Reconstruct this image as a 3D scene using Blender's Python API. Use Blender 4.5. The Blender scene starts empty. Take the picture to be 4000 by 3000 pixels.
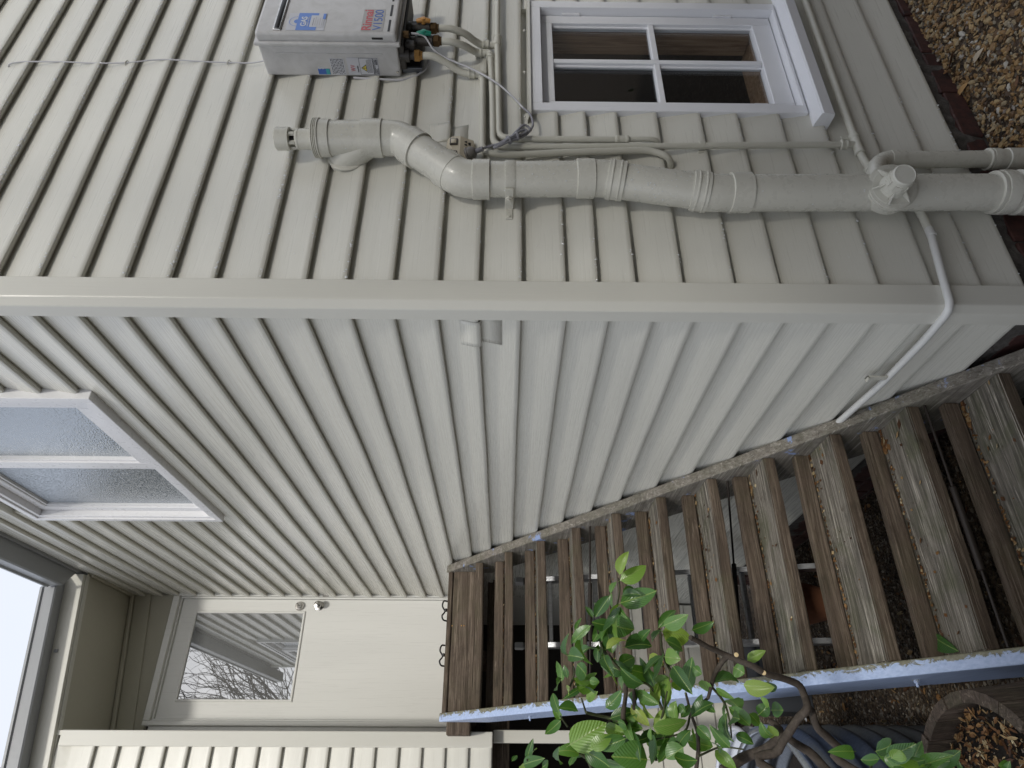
import bpy, bmesh, math, random
from mathutils import Vector, Matrix, noise
random.seed(7)
PI = math.pi
sc = bpy.context.scene
# ------------------------------------------------------------------ camera
CAM = Vector((-1.185, -1.566, 0.0))
FOC, YAW, HB, ROLL = 2640.0, math.radians(59.7), 18.0, 0.0085
def cam_axes():
    p = math.atan(HB / FOC)
    Fh = Vector((math.cos(YAW), math.sin(YAW), 0)); R = Vector((math.sin(YAW), -math.cos(YAW), 0)); U = Vector((0, 0, 1))
    F = Fh * math.cos(p) - U * math.sin(p); V = Fh * math.sin(p) + U * math.cos(p)
    R2 = R * math.cos(ROLL) + V * math.sin(ROLL); V2 = -R * math.sin(ROLL) + V * math.cos(ROLL)
    return F, R2, V2
F_, R_, V_ = cam_axes()
cd = bpy.data.cameras.new('camera'); cam = bpy.data.objects.new('camera', cd); sc.collection.objects.link(cam)
cd.sensor_width = 36; cd.lens = FOC / 4000 * 36; cd.clip_start = 0.05; cd.clip_end = 300
m = Matrix.Identity(4)
for i in range(3):
    m[i][0] = -V_[i]; m[i][1] = R_[i]; m[i][2] = -F_[i]; m[i][3] = CAM[i]
cam.matrix_world = m                       # the phone was held upright but the picture is stored lying on its side
sc.camera = cam
# ------------------------------------------------------------------ sky and sun
w = bpy.data.worlds.new("World"); sc.world = w; w.use_nodes = True
nt = w.node_tree; bg = nt.nodes['Background']
sky = nt.nodes.new('ShaderNodeTexSky'); sky.sky_type = 'NISHITA'; sky.sun_disc = False
SUN_EL, SUN_AZ = math.radians(38.5), math.radians(188.5)     # azimuth measured from +Y towards +X
sky.sun_elevation = SUN_EL; sky.sun_rotation = SUN_AZ
sky.air_density = 1.0; sky.dust_density = 4.0; sky.ozone_density = 1.0
mixw = nt.nodes.new('ShaderNodeMixRGB'); mixw.inputs[0].default_value = 0.80
mixw.inputs[2].default_value = (8.35, 8.75, 9.6, 1)      # even cloud cover
nt.links.new(sky.outputs[0], mixw.inputs[1]); nt.links.new(mixw.outputs[0], bg.inputs[0])
bg.inputs[1].default_value = 0.115
sd = bpy.data.lights.new('sun', 'SUN'); sd.energy = 1.75; sd.angle = math.radians(5); sd.color = (1.0, 0.965, 0.89)
sun = bpy.data.objects.new('sun', sd); sc.collection.objects.link(sun)
sdir = Vector((math.sin(SUN_AZ) * math.cos(SUN_EL), math.cos(SUN_AZ) * math.cos(SUN_EL), math.sin(SUN_EL)))
sun.rotation_euler = sdir.to_track_quat('Z', 'Y').to_euler(); sun.location = sdir * 20
sc.view_settings.view_transform = 'Standard'; sc.view_settings.look = 'None'; sc.view_settings.gamma = 1
sc.view_settings.use_curve_mapping = False; sc.view_settings.exposure = 0.12
sc.cycles.max_bounces = 8; sc.cycles.diffuse_bounces = 4; sc.cycles.glossy_bounces = 4; sc.cycles.transmission_bounces = 6
# ------------------------------------------------------------------ materials
class NT:
    def __init__(s, name):
        s.m = bpy.data.materials.new(name); s.m.use_nodes = True; s.t = s.m.node_tree
        s.b = s.t.nodes['Principled BSDF']; s.out = s.t.nodes['Material Output']; s._tc = None
    def n(s, ty, **k):
        o = s.t.nodes.new(ty)
        for a, v in k.items(): setattr(o, a, v)
        return o
    def l(s, a, b): s.t.links.new(a, b)
    def tc(s, kind='Object', scale=(1, 1, 1), rnd=True):
        if s._tc is None: s._tc = s.n('ShaderNodeTexCoord')
        mp = s.n('ShaderNodeMapping'); mp.inputs['Scale'].default_value = scale; s.l(s._tc.outputs[kind], mp.inputs[0])
        if rnd:
            oi = s.n('ShaderNodeObjectInfo'); mu = s.n('ShaderNodeMath', operation='MULTIPLY'); mu.inputs[1].default_value = 37.0
            s.l(oi.outputs['Random'], mu.inputs[0]); s.l(mu.outputs[0], mp.inputs['Location'])
        return mp.outputs[0]
    def noise(s, co, scale=5, detail=4, rough=.5, dist=0):
        o = s.n('ShaderNodeTexNoise'); o.inputs['Scale'].default_value = scale; o.inputs['Detail'].default_value = detail
        o.inputs['Roughness'].default_value = rough; o.inputs['Distortion'].default_value = dist; s.l(co, o.inputs['Vector']); return o.outputs['Fac']
    def ramp(s, f, stops):
        r = s.n('ShaderNodeValToRGB'); e = r.color_ramp.elements
        while len(e) < len(stops): e.new(.5)
        for q, (p, c) in zip(e, stops):
            q.position = p; q.color = (*c, 1) if len(c) == 3 else c
        s.l(f, r.inputs[0]); return r.outputs[0]
    def mix(s, f, a, b, mode='MIX'):
        o = s.n('ShaderNodeMixRGB', blend_type=mode)
        for i, v in ((0, f), (1, a), (2, b)):
            if hasattr(v, 'links') or isinstance(v, bpy.types.NodeSocket): s.l(v, o.inputs[i])
            elif i == 0: o.inputs[0].default_value = v
            else: o.inputs[i].default_value = (*v, 1)
        return o.outputs[0]
    def base(s, v):
        if isinstance(v, tuple): s.b.inputs['Base Color'].default_value = (*v, 1)
        else: s.l(v, s.b.inputs['Base Color'])
    def set(s, rough=.5, metal=0, spec=None):
        s.b.inputs['Roughness'].default_value = rough; s.b.inputs['Metallic'].default_value = metal
        if spec is not None: s.b.inputs['Specular IOR Level'].default_value = spec
        return s
    def bump(s, h, strength=.3, dist=.002, prev=None):
        o = s.n('ShaderNodeBump'); o.inputs['Strength'].default_value = strength; o.inputs['Distance'].default_value = dist
        s.l(h, o.inputs['Height'])
        if prev is not None: s.l(prev, o.inputs['Normal'])
        s.l(o.outputs[0], s.b.inputs['Normal']); return o.outputs[0]

def paint(name, col, axis=None, rough=.38, grain=1.0):
    k = NT(name); sx = {'x': (1.5, 60, 60), 'y': (60, 1.5, 60), 'z': (60, 60, 1.5), None: (12, 12, 12)}[axis]
    g = k.noise(k.tc('Object', sx), 3.0, 5, .6)
    lg = k.noise(k.tc('Object', {'x': (.7, 4, 4), 'y': (4, .7, 4), 'z': (4, 4, .7), None: (2, 2, 2)}[axis]), 1.6, 2, .4, .3)
    fine = k.noise(k.tc('Object', (1, 1, 1)), 260, 2, .5)
    dk = tuple(c * .90 for c in col); lt = tuple(min(1, c * 1.05) for c in col)
    c0 = k.ramp(lg, [(.25, tuple(c * .96 for c in col)), (.75, tuple(c * 1.02 for c in col))])
    dirt = k.noise(k.tc('Object', (5, 5, 5)), 6, 6, .7)
    c1 = k.mix(k.ramp(dirt, [(.64, (0, 0, 0)), (.80, (.07, .07, .07))]), c0, tuple(c * .72 for c in col))
    k.base(c1)
    k.l(k.ramp(g, [(.3, (rough - .08,) * 3), (.7, (rough + .12,) * 3)]), k.b.inputs['Roughness'])
    b1 = k.bump(g, .34 * grain, .0018); b2 = k.bump(lg, .30 if grain > .7 else .06, .014, b1); k.bump(fine, .12, .0006, b2)
    return k.m
CREAM = (.62, .61, .548)
P_X = paint('cream paint on boards', CREAM, 'x', .31, .9); P_Y = paint('cream paint on side boards', CREAM, 'y', .27, .85); P_Z = paint('cream paint on trim', CREAM, 'z', .36, .5)
P_0 = paint('cream paint', CREAM, None, .42, .3)
PIPE = paint('cream painted plastic pipe', (.58, .568, .50), None, .28, .6)
PIPE2 = paint('cream painted copper', (.56, .55, .48), None, .40, .8)
DOORP = paint('off white door paint', (.73, .73, .70), 'z', .30, .3)
WHITE = paint('white window paint', (.80, .81, .84), 'z', .35, .7)
ALUW = paint('white powder coated aluminium', (.76, .76, .77), None, .30, .15)
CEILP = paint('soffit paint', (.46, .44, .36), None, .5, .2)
GUT = paint('grey guttering', (.28, .29, .30), None, .35, .2)
WCOND = paint('pale painted conduit', (.62, .62, .60), None, .42, .9)

def flat(name, col, rough=.5, metal=0, spec=None):
    k = NT(name); k.base(col); k.set(rough, metal, spec); return k.m
def metal_mat(name, col, rough, sc_=(30, 30, 2)):
    k = NT(name); g = k.noise(k.tc('Object', sc_), 4, 4); k.base(k.ramp(g, [(.3, tuple(c * .75 for c in col)), (.7, col)]))
    k.set(rough, 1); k.bump(g, .15, .001); return k.m
BLACK = flat('black rubber', (.012, .012, .013), .45); DARKGAP = flat('dark void', (.01, .01, .01), .9)
CHROME = metal_mat('satin chrome', (.62, .60, .57), .22); STEEL = metal_mat('galvanised steel', (.22, .235, .26), .42); ALU = metal_mat('ladder aluminium', (.50, .51, .53), .38)
BRASS = metal_mat('tarnished brass', (.17, .11, .06), .45); BRASSL = metal_mat('bare brass', (.45, .26, .10), .4); DKMET = flat('dark fittings', (.045, .040, .035), .5)
GREYC = flat('grey cable sheath', (.26, .26, .29), .4); GREYCL = flat('pale grey cable', (.48, .48, .50), .4)
ORANGE = flat('amber plastic handle', (.50, .25, .07), .4); GREENP = flat('green plastic handle', (.01, .19, .13), .4)
BEIGE = flat('aged cream plastic', (.60, .54, .42), .35); TERRA = flat('terracotta', (.22, .09, .045), .85)
def heater_mat():
    k = NT('pale grey enamel'); a = k.noise(k.tc('Object', (6, 6, 6)), 2.5, 5, .6, 1.5); d = k.noise(k.tc('Object', (20, 20, 20)), 4, 6, .7)
    c = k.ramp(a, [(.3, (.49, .485, .475)), (.55, (.55, .545, .54)), (.8, (.60, .595, .60))])
    k.base(k.mix(k.ramp(d, [(.60, (0, 0, 0)), (.8, (.22, .22, .22))]), c, (.36, .33, .30))); k.set(.34); k.bump(d, .04, .0005); return k.m
HEAT = heater_mat()
def glass_mat(name, rough=0.0, tint=(.97, .98, .98)):
    k = NT(name); t = k.t; t.nodes.remove(k.b)
    gl = k.n('ShaderNodeBsdfGlossy'); gl.inputs['Roughness'].default_value = rough; gl.inputs['Color'].default_value = (1, 1, 1, 1)
    tr = k.n('ShaderNodeBsdfTransparent'); tr.inputs['Color'].default_value = (*tint, 1)
    fr = k.n('ShaderNodeLayerWeight'); fr.inputs['Blend'].default_value = .5; pw = k.n('ShaderNodeMath', operation='POWER'); pw.inputs[1].default_value = 5; k.l(fr.outputs['Facing'], pw.inputs[0])
    mu = k.n('ShaderNodeMath', operation='MULTIPLY_ADD'); mu.inputs[1].default_value = .95; mu.inputs[2].default_value = .045; k.l(pw.outputs[0], mu.inputs[0])
    mx = k.n('ShaderNodeMixShader'); k.l(mu.outputs[0], mx.inputs[0]); k.l(tr.outputs[0], mx.inputs[1]); k.l(gl.outputs[0], mx.inputs[2]); k.l(mx.outputs[0], k.out.inputs[0])
    return k.m
GLASS = glass_mat('window glass')
def door_glass():
    k = NT('tinted mirror-like door glass'); k.base((.50, .51, .51)); k.set(.012, .72); k.b.inputs['IOR'].default_value = 2.5; return k.m
DGLASS = door_glass()
def obscure():
    k = NT('obscure hammered glass'); v = k.n('ShaderNodeTexVoronoi'); v.feature = 'SMOOTH_F1'; v.inputs['Scale'].default_value = 130
    v.inputs['Smoothness'].default_value = .6; k.l(k.tc('Object', (1, 1, 1.3), False), v.inputs['Vector'])
    k.base((.30, .34, .38)); k.set(.10, .50); k.b.inputs['IOR'].default_value = 2.2; k.bump(v.outputs['Distance'], .6, .0025); return k.m
OBSC = obscure()
def wood(name, c0, c1, c2, axis='x', green=.35, rough=.75, cracks=.8):
    k = NT(name); s = {'x': (1.2, 28, 28), 'y': (28, 1.2, 28), 'z': (28, 28, 1.2)}[axis]; s2 = {'x': (3, 90, 90), 'y': (90, 3, 90), 'z': (90, 90, 3)}[axis]
    g = k.noise(k.tc('Object', s), 1.6, 7, .65, 1.6); f = k.noise(k.tc('Object', s2), 2.0, 5, .7, .5); p = k.noise(k.tc('Object', (4, 4, 4)), 1.6, 5, .65, .6)
    c = k.ramp(g, [(.28, c0), (.5, c1), (.72, c2)])
    c = k.mix(k.ramp(f, [(.30, (.85,) * 3), (.46, (0,) * 3)]), c, tuple(q * .30 for q in c0))
    pat = k.ramp(p, [(.46, (0,) * 3), (.66, (green,) * 3)]); c = k.mix(pat, c, (.075, .085, .035))
    p2 = k.noise(k.tc('Object', (2.3, 5, 5)), 2.2, 6, .7, .9); c = k.mix(k.ramp(p2, [(.50, (0,) * 3), (.70, (.55,) * 3)]), c, tuple(q * .28 for q in c1))
    p3 = k.noise(k.tc('Object', tuple(q * .55 for q in s2)), 1.4, 6, .75, 1.0); c = k.mix(k.ramp(p3, [(.56, (0,) * 3), (.66, (.6,) * 3)]), c, tuple(min(1, q * 1.75) for q in c2))
    k.base(c); k.set(rough, 0, .35); b = k.bump(f, cracks, .004); k.bump(g, .6, .004, b); return k.m
TREAD = wood('weathered grey tread timber', (.055, .049, .040), (.155, .138, .112), (.40, .365, .31), 'x', .55)
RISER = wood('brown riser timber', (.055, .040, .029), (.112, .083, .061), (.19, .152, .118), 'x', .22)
STRG = wood('grey stringer timber', (.12, .105, .088), (.21, .19, .16), (.32, .30, .27), 'y', .30)
def raw_mat():
    k = NT('raw brown timber'); a = k.noise(k.tc('Object', (40, 40, 2)), 2, 5, .6, 1.0); k.base(k.ramp(a, [(.3, (.13, .075, .04)), (.5, (.23, .145, .085)), (.7, (.32, .225, .145))])); k.set(.7); return k.m
RAW = raw_mat()
BARR = wood('old barrel oak', (.03, .022, .016), (.068, .048, .035), (.13, .10, .078), 'z', .2)
def blue_mat():
    k = NT('peeling pale blue paint on timber'); p = k.noise(k.tc('Object', (16, 2.4, 16), False), 1.8, 8, .78, .8); g = k.noise(k.tc('Object', (60, 3, 60)), 2, 5, .6)
    tc = k.n('ShaderNodeTexCoord'); sx = k.n('ShaderNodeSeparateXYZ'); k.l(tc.outputs['Object'], sx.inputs[0])
    ma = k.n('ShaderNodeMath', operation='MULTIPLY_ADD'); k.l(sx.outputs['X'], ma.inputs[0]); ma.inputs[1].default_value = -7.5; k.l(p, ma.inputs[2])
    p = ma.outputs[0]
    wd = k.ramp(g, [(.3, (.10, .095, .06)), (.7, (.24, .23, .16))]); bl = k.ramp(g, [(.3, (.31, .40, .60)), (.7, (.44, .53, .73))])
    f = k.ramp(p, [(.415, (1,) * 3), (.445, (0,) * 3)]); k.base(k.mix(f, bl, wd)); k.set(.5); b = k.bump(g, .4, .002); k.bump(f, .4, -.002, b); return k.m
BLUE = blue_mat()
def brick_mat():
    k = NT('maroon painted brick'); a = k.noise(k.tc('Object', (9, 9, 9)), 3, 6, .7)
    k.base(k.ramp(a, [(.3, (.02, .013, .012)), (.5, (.055, .020, .016)), (.62, (.075, .028, .022)), (.74, (.12, .105, .095))])); k.set(.7); k.bump(a, .8, .004); return k.m
BRICK = brick_mat()
def rough_mat(name, cols, sc_=12, rough=.9, bs=1.0, bd=.01):
    k = NT(name); a = k.noise(k.tc('Object', (1, 1, 1)), sc_, 8, .75, .4); k.base(k.ramp(a, [(.3, cols[0]), (.55, cols[1]), (.75, cols[2])])); k.set(rough, 0, .3); k.bump(a, bs, bd); return k.m
MORTAR = rough_mat('old mortar', ((.05, .046, .04), (.12, .11, .10), (.22, .205, .19)), 25)
SOIL = rough_mat('dark soil', ((.008, .007, .006), (.02, .015, .012), (.045, .035, .025)), 40)
BARK = rough_mat('lemon bark', ((.035, .028, .022), (.065, .052, .042), (.11, .095, .075)), 60, .85, .5, .003)
TWIG = rough_mat('green twig', ((.03, .035, .018), (.055, .06, .03), (.10, .10, .05)), 60, .7, .3, .002)
def ground_mat():
    k = NT('gravel bed'); v = k.n('ShaderNodeTexVoronoi'); v.inputs['Scale'].default_value = 75; k.l(k.tc('Object', (1, 1, 1), False), v.inputs['Vector'])
    r = k.n('ShaderNodeSeparateColor'); k.l(v.outputs['Color'], r.inputs[0])
    c = k.ramp(r.outputs[0], [(0, (.02, .013, .008)), (.45, (.055, .034, .018)), (.8, (.10, .07, .04)), (1, (.2, .18, .15))])
    k.base(c); k.set(.85); k.bump(v.outputs['Distance'], 1, .012); return k.m
GRAVEL = ground_mat()
def island(name, stops, rough=.7):
    k = NT(name); g = k.n('ShaderNodeNewGeometry'); a = k.noise(k.tc('Object', (1, 1, 1), False), 180, 3)
    k.base(k.mix(.45, k.ramp(g.outputs['Random Per Island'], stops), k.ramp(a, [(.3, (.35,) * 3), (.7, (1,) * 3)]), 'MULTIPLY')); k.set(rough); k.b.inputs['Specular IOR Level'].default_value = .45; return k.m
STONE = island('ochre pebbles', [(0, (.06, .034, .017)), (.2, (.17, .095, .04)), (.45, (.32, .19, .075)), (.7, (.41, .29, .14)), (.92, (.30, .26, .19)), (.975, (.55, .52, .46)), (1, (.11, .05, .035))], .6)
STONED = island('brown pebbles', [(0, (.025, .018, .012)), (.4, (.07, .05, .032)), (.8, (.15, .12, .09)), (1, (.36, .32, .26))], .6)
LITTER = island('dead leaf litter', [(0, (.05, .02, .008)), (.3, (.15, .065, .02)), (.6, (.26, .14, .05)), (.85, (.36, .25, .12)), (1, (.5, .42, .26))], .7)
DROP = flat('rain drops', (.72, .74, .76), .08)
def leaf_mat():
    k = NT('lemon leaf'); tc = k.n('ShaderNodeTexCoord'); sx = k.n('ShaderNodeSeparateXYZ'); k.l(tc.outputs['Object'], sx.inputs[0])
    ab = k.n('ShaderNodeMath', operation='ABSOLUTE'); k.l(sx.outputs['Y'], ab.inputs[0])
    oi = k.n('ShaderNodeObjectInfo')
    base = k.ramp(oi.outputs['Random'], [(0, (.040, .11, .030)), (.4, (.07, .175, .042)), (.75, (.12, .25, .055)), (.92, (.20, .34, .065)), (1, (.34, .42, .10))])
    w1 = k.n('ShaderNodeMath', operation='MULTIPLY_ADD'); k.l(ab.outputs[0], w1.inputs[0]); w1.inputs[1].default_value = -1.0; k.l(sx.outputs['X'], w1.inputs[2])
    w2 = k.n('ShaderNodeMath', operation='MULTIPLY'); k.l(w1.outputs[0], w2.inputs[0]); w2.inputs[1].default_value = 58.0
    w3 = k.n('ShaderNodeMath', operation='SINE'); k.l(w2.outputs[0], w3.inputs[0])
    vein = k.ramp(w3.outputs[0], [(.55, (0,) * 3), (1, (.18,) * 3)])
    mid = k.ramp(ab.outputs[0], [(.012, (1,) * 3), (.028, (0,) * 3)])
    c = k.mix(vein, base, (.15, .24, .05)); c = k.mix(mid, c, (.24, .34, .10))
    sp = k.noise(k.tc('Object', (1, 1, 1)), 26, 3, .6); c = k.mix(k.ramp(sp, [(.66, (0,) * 3), (.72, (.7,) * 3)]), c, (.03, .05, .02))
    yl = k.noise(k.tc('Object', (1, 1, 1)), 2.5, 3, .6); c = k.mix(k.ramp(yl, [(.58, (0,) * 3), (.8, (.22,) * 3)]), c, (.18, .28, .05))
    k.base(c); k.set(.30); k.b.inputs['Specular IOR Level'].default_value = .7; k.bump(w3.outputs[0], .22, .010)
    tr = k.n('ShaderNodeBsdfTranslucent'); k.l(k.mix(1.0, c, (1.6, 1.7, .5), 'MULTIPLY'), tr.inputs['Color']); mx = k.n('ShaderNodeMixShader'); mx.inputs[0].default_value = .28
    k.l(k.b.outputs[0], mx.inputs[1]); k.l(tr.outputs[0], mx.inputs[2]); k.l(mx.outputs[0], k.out.inputs[0]); return k.m
LEAF = leaf_mat()
# ------------------------------------------------------------------ helpers
C = sc.collection
def link(name, me, parent=None, mat=None):
    o = bpy.data.objects.new(name, me); C.objects.link(o)
    if parent is not None: o.parent = parent
    if mat is not None and me is not None and not me.materials: me.materials.append(mat)
    return o
def tag(o, label, cat=None, group=None):
    o['label'] = label
    if cat: o['category'] = cat
    if group: o['group'] = group
    return o
def thing(name, label, cat, group=None, loc=(0, 0, 0)):
    o = bpy.data.objects.new(name, None); C.objects.link(o); o.location = loc; o.empty_display_size = .1
    return tag(o, label, cat, group)
def mesh(name, vs, fs, smooth=False, sharp=None):
    me = bpy.data.meshes.new(name); me.from_pydata([tuple(v) for v in vs], [], fs); me.validate(); me.update()
    bm = bmesh.new(); bm.from_mesh(me); bmesh.ops.recalc_face_normals(bm, faces=bm.faces); bm.to_mesh(me); bm.free()
    if smooth:
        me.polygons.foreach_set('use_smooth', [True] * len(me.polygons))
        if sharp: me.set_sharp_from_angle(angle=math.radians(sharp))
    return me
def part(name, vs, fs, mat, parent=None, smooth=False, sharp=None, origin=True):
    # origin at the centre of the piece, in world axes
    vs = [Vector(v) for v in vs]
    pl = parent.matrix_world.translation if parent is not None else Vector()
    off = Vector()
    if origin:
        off = Vector((min(v.x for v in vs) + max(v.x for v in vs), min(v.y for v in vs) + max(v.y for v in vs), min(v.z for v in vs) + max(v.z for v in vs))) / 2
        vs = [v - off for v in vs]
    o = link(name, mesh(name, vs, fs, smooth, sharp), None, mat)
    if parent is not None:
        o.parent = parent; o.location = off - world_loc(parent)
    else: o.location = off
    return o
def world_loc(o):
    l = Vector()
    while o is not None: l = l + o.location; o = o.parent
    return l
def box(name, lo, hi, mat, parent=None, bev=.002, seg=1, jit=0):
    bm = bmesh.new(); bmesh.ops.create_cube(bm, size=1)
    lo, hi = Vector(lo), Vector(hi); c = (lo + hi) / 2; s = hi - lo
    for v in bm.verts: v.co = Vector((v.co.x * s.x, v.co.y * s.y, v.co.z * s.z)) + (Vector([random.uniform(-jit, jit) for _ in range(3)]) if jit else Vector())
    if bev: bmesh.ops.bevel(bm, geom=list(bm.edges), offset=min(bev, min(abs(q) for q in s) * .45), segments=seg, affect='EDGES', profile=.6)
    me = bpy.data.meshes.new(name); bm.to_mesh(me); bm.free()
    o = link(name, me, None, mat)
    if parent is not None: o.parent = parent; o.location = c - world_loc(parent)
    else: o.location = c
    return o
def smooth_path(pts, n=6):
    pts = [Vector(p) for p in pts]
    if len(pts) < 3: return pts
    out = []
    for i in range(len(pts) - 1):
        p0 = pts[max(i - 1, 0)]; p1 = pts[i]; p2 = pts[i + 1]; p3 = pts[min(i + 2, len(pts) - 1)]
        for k in range(n):
            t = k / n
            out.append(.5 * ((2 * p1) + (p2 - p0) * t + (2 * p0 - 5 * p1 + 4 * p2 - p3) * t * t + (3 * p1 - p0 - 3 * p2 + p3) * t ** 3))
    out.append(pts[-1]); return out
def fillet(pts, r=.03, n=5):
    pts = [Vector(p) for p in pts]; out = [pts[0]]
    for i in range(1, len(pts) - 1):
        a, b, c = pts[i - 1], pts[i], pts[i + 1]; d1 = (a - b); d2 = (c - b); q = min(r, d1.length * .45, d2.length * .45)
        p = b + d1.normalized() * q; s = b + d2.normalized() * q
        for k in range(n + 1):
            t = k / n; out.append(p * (1 - t) ** 2 + b * 2 * t * (1 - t) + s * t * t)
    out.append(pts[-1]); return out
def tube_geo(pts, rad, seg=12, caps=True, vs=None, fs=None):
    pts = [Vector(p) for p in pts]; n = len(pts)
    if not hasattr(rad, '__len__'): rad = [rad] * n
    vs = [] if vs is None else vs; fs = [] if fs is None else fs; b0 = len(vs)
    t0 = (pts[1] - pts[0]).normalized(); up = Vector((0, 0, 1)) if abs(t0.z) < .9 else Vector((1, 0, 0)); nx = t0.cross(up).normalized()
    for i in range(n):
        t = (pts[min(i + 1, n - 1)] - pts[max(i - 1, 0)]).normalized()
        nx = (nx - t * nx.dot(t)).normalized(); ny = t.cross(nx)
        for k in range(seg):
            a = 2 * PI * k / seg; vs.append(pts[i] + (nx * math.cos(a) + ny * math.sin(a)) * rad[i])
    for i in range(n - 1):
        for k in range(seg):
            a = b0 + i * seg + k; b = b0 + i * seg + (k + 1) % seg; fs.append((a, b, b + seg, a + seg))
    if caps: fs.append(tuple(b0 + k for k in range(seg))[::-1]); fs.append(tuple(b0 + (n - 1) * seg + k for k in range(seg)))
    return vs, fs
def tube(name, pts, rad, mat, parent=None, seg=14, sharp=40):
    vs, fs = tube_geo(pts, rad, seg); return part(name, vs, fs, mat, parent, True, sharp)
def lathe(name, p0, axis, prof, mat, parent=None, seg=32, sharp=35, closed=True):
    # prof: list of (distance along axis, radius)
    ax = Vector(axis).normalized(); up = Vector((0, 0, 1)) if abs(ax.z) < .9 else Vector((1, 0, 0)); nx = ax.cross(up).normalized(); ny = ax.cross(nx); p0 = Vector(p0)
    vs, fs = [], []
    for d, r in prof:
        for k in range(seg):
            a = 2 * PI * k / seg; vs.append(p0 + ax * d + (nx * math.cos(a) + ny * math.sin(a)) * max(r, 1e-4))
    for i in range(len(prof) - 1):
        for k in range(seg):
            a = i * seg + k; b = i * seg + (k + 1) % seg; fs.append((a, b, b + seg, a + seg))
    if closed: fs.append(tuple(range(seg))[::-1]); fs.append(tuple((len(prof) - 1) * seg + k for k in range(seg)))
    return part(name, vs, fs, mat, parent, True, sharp)
def extrude_prof(name, prof, fn, s0, s1, mat, parent, nseg=1, sm=False, sharp=30, wob=0.0, seed=None):
    """profile points (o, z) swept from s0 to s1; fn(s, o, z) -> world point"""
    vs, fs = [], []; n = len(prof); seed = random.random() * 50 if seed is None else seed
    for i in range(nseg + 1):
        s = s0 + (s1 - s0) * i / nseg
        for (o, z) in prof:
            e = wob * (noise.noise(Vector((s * 2.3 + seed, seed, 0)))) if wob else 0
            e2 = wob * .6 * noise.noise(Vector((s * 3.1, seed, z * 9)))if wob else 0
            vs.append(fn(s, o + e2, z + e))
    for i in range(nseg):
        for k in range(n):
            a = i * n + k; b = i * n + (k + 1) % n; fs.append((a, b, b + n, a + n))
    fs.append(tuple(range(n))[::-1]); fs.append(tuple(nseg * n + k for k in range(n)))
    return part(name, vs, fs, mat, parent, sm, sharp)
def text(body, size, o, ax, ay, mat, parent, name='lettering', width=None, bold=0.0, shear=0):
    cu = bpy.data.curves.new(name, 'FONT'); cu.body = body; cu.size = size; cu.extrude = .0002; cu.offset = bold; cu.shear = shear
    to = bpy.data.objects.new(name, cu); C.objects.link(to)
    bpy.context.view_layer.update(); dg = bpy.context.evaluated_depsgraph_get()
    me = bpy.data.meshes.new_from_object(to.evaluated_get(dg)); bpy.data.objects.remove(to)
    ax, ay = Vector(ax), Vector(ay); az = ax.cross(ay); xs = [v.co.x for v in me.vertices] or [0, 1]; k = (width / max(max(xs) - min(xs), 1e-5)) if width else 1
    x0 = min(xs)
    for v in me.vertices: c = v.co.copy(); v.co = ax * (c.x - x0) * k + ay * c.y + az * c.z
    me.materials.clear(); me.materials.append(mat)
    ob = link(name, me); ob.parent = parent; ob.location = Vector(o) - world_loc(parent); return ob
# ------------------------------------------------------------------ ground
def sstep(a, b, x): t = max(0, min(1, (x - a) / (b - a))); return t * t * (3 - 2 * t)
def gz(x, y):
    return -1.725 + .080 * sstep(.15, .75, x) + .05 * sstep(.7, 1.5, x) - .05 * sstep(0, -1.2, y) * sstep(0.2, .8, x) + .012 * noise.noise(Vector((x * 3, y * 3, 0)))
def ground():
    ax = [-40, -20, -10, -6, -4] + [-3 + .12 * i for i in range(51)] + [4, 6, 10, 20, 40]; ay = list(ax)
    vs = [(x, y, gz(x, y)) for y in ay for x in ax]; n = len(ax)
    fs = [(j * n + i, j * n + i + 1, (j + 1) * n + i + 1, (j + 1) * n + i) for j in range(len(ay) - 1) for i in range(n - 1)]
    o = part('ground', vs, fs, GRAVEL, None, True, origin=False); o['kind'] = 'structure'; o['label'] = 'brown gravel and bare soil around the house'
ground()
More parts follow.
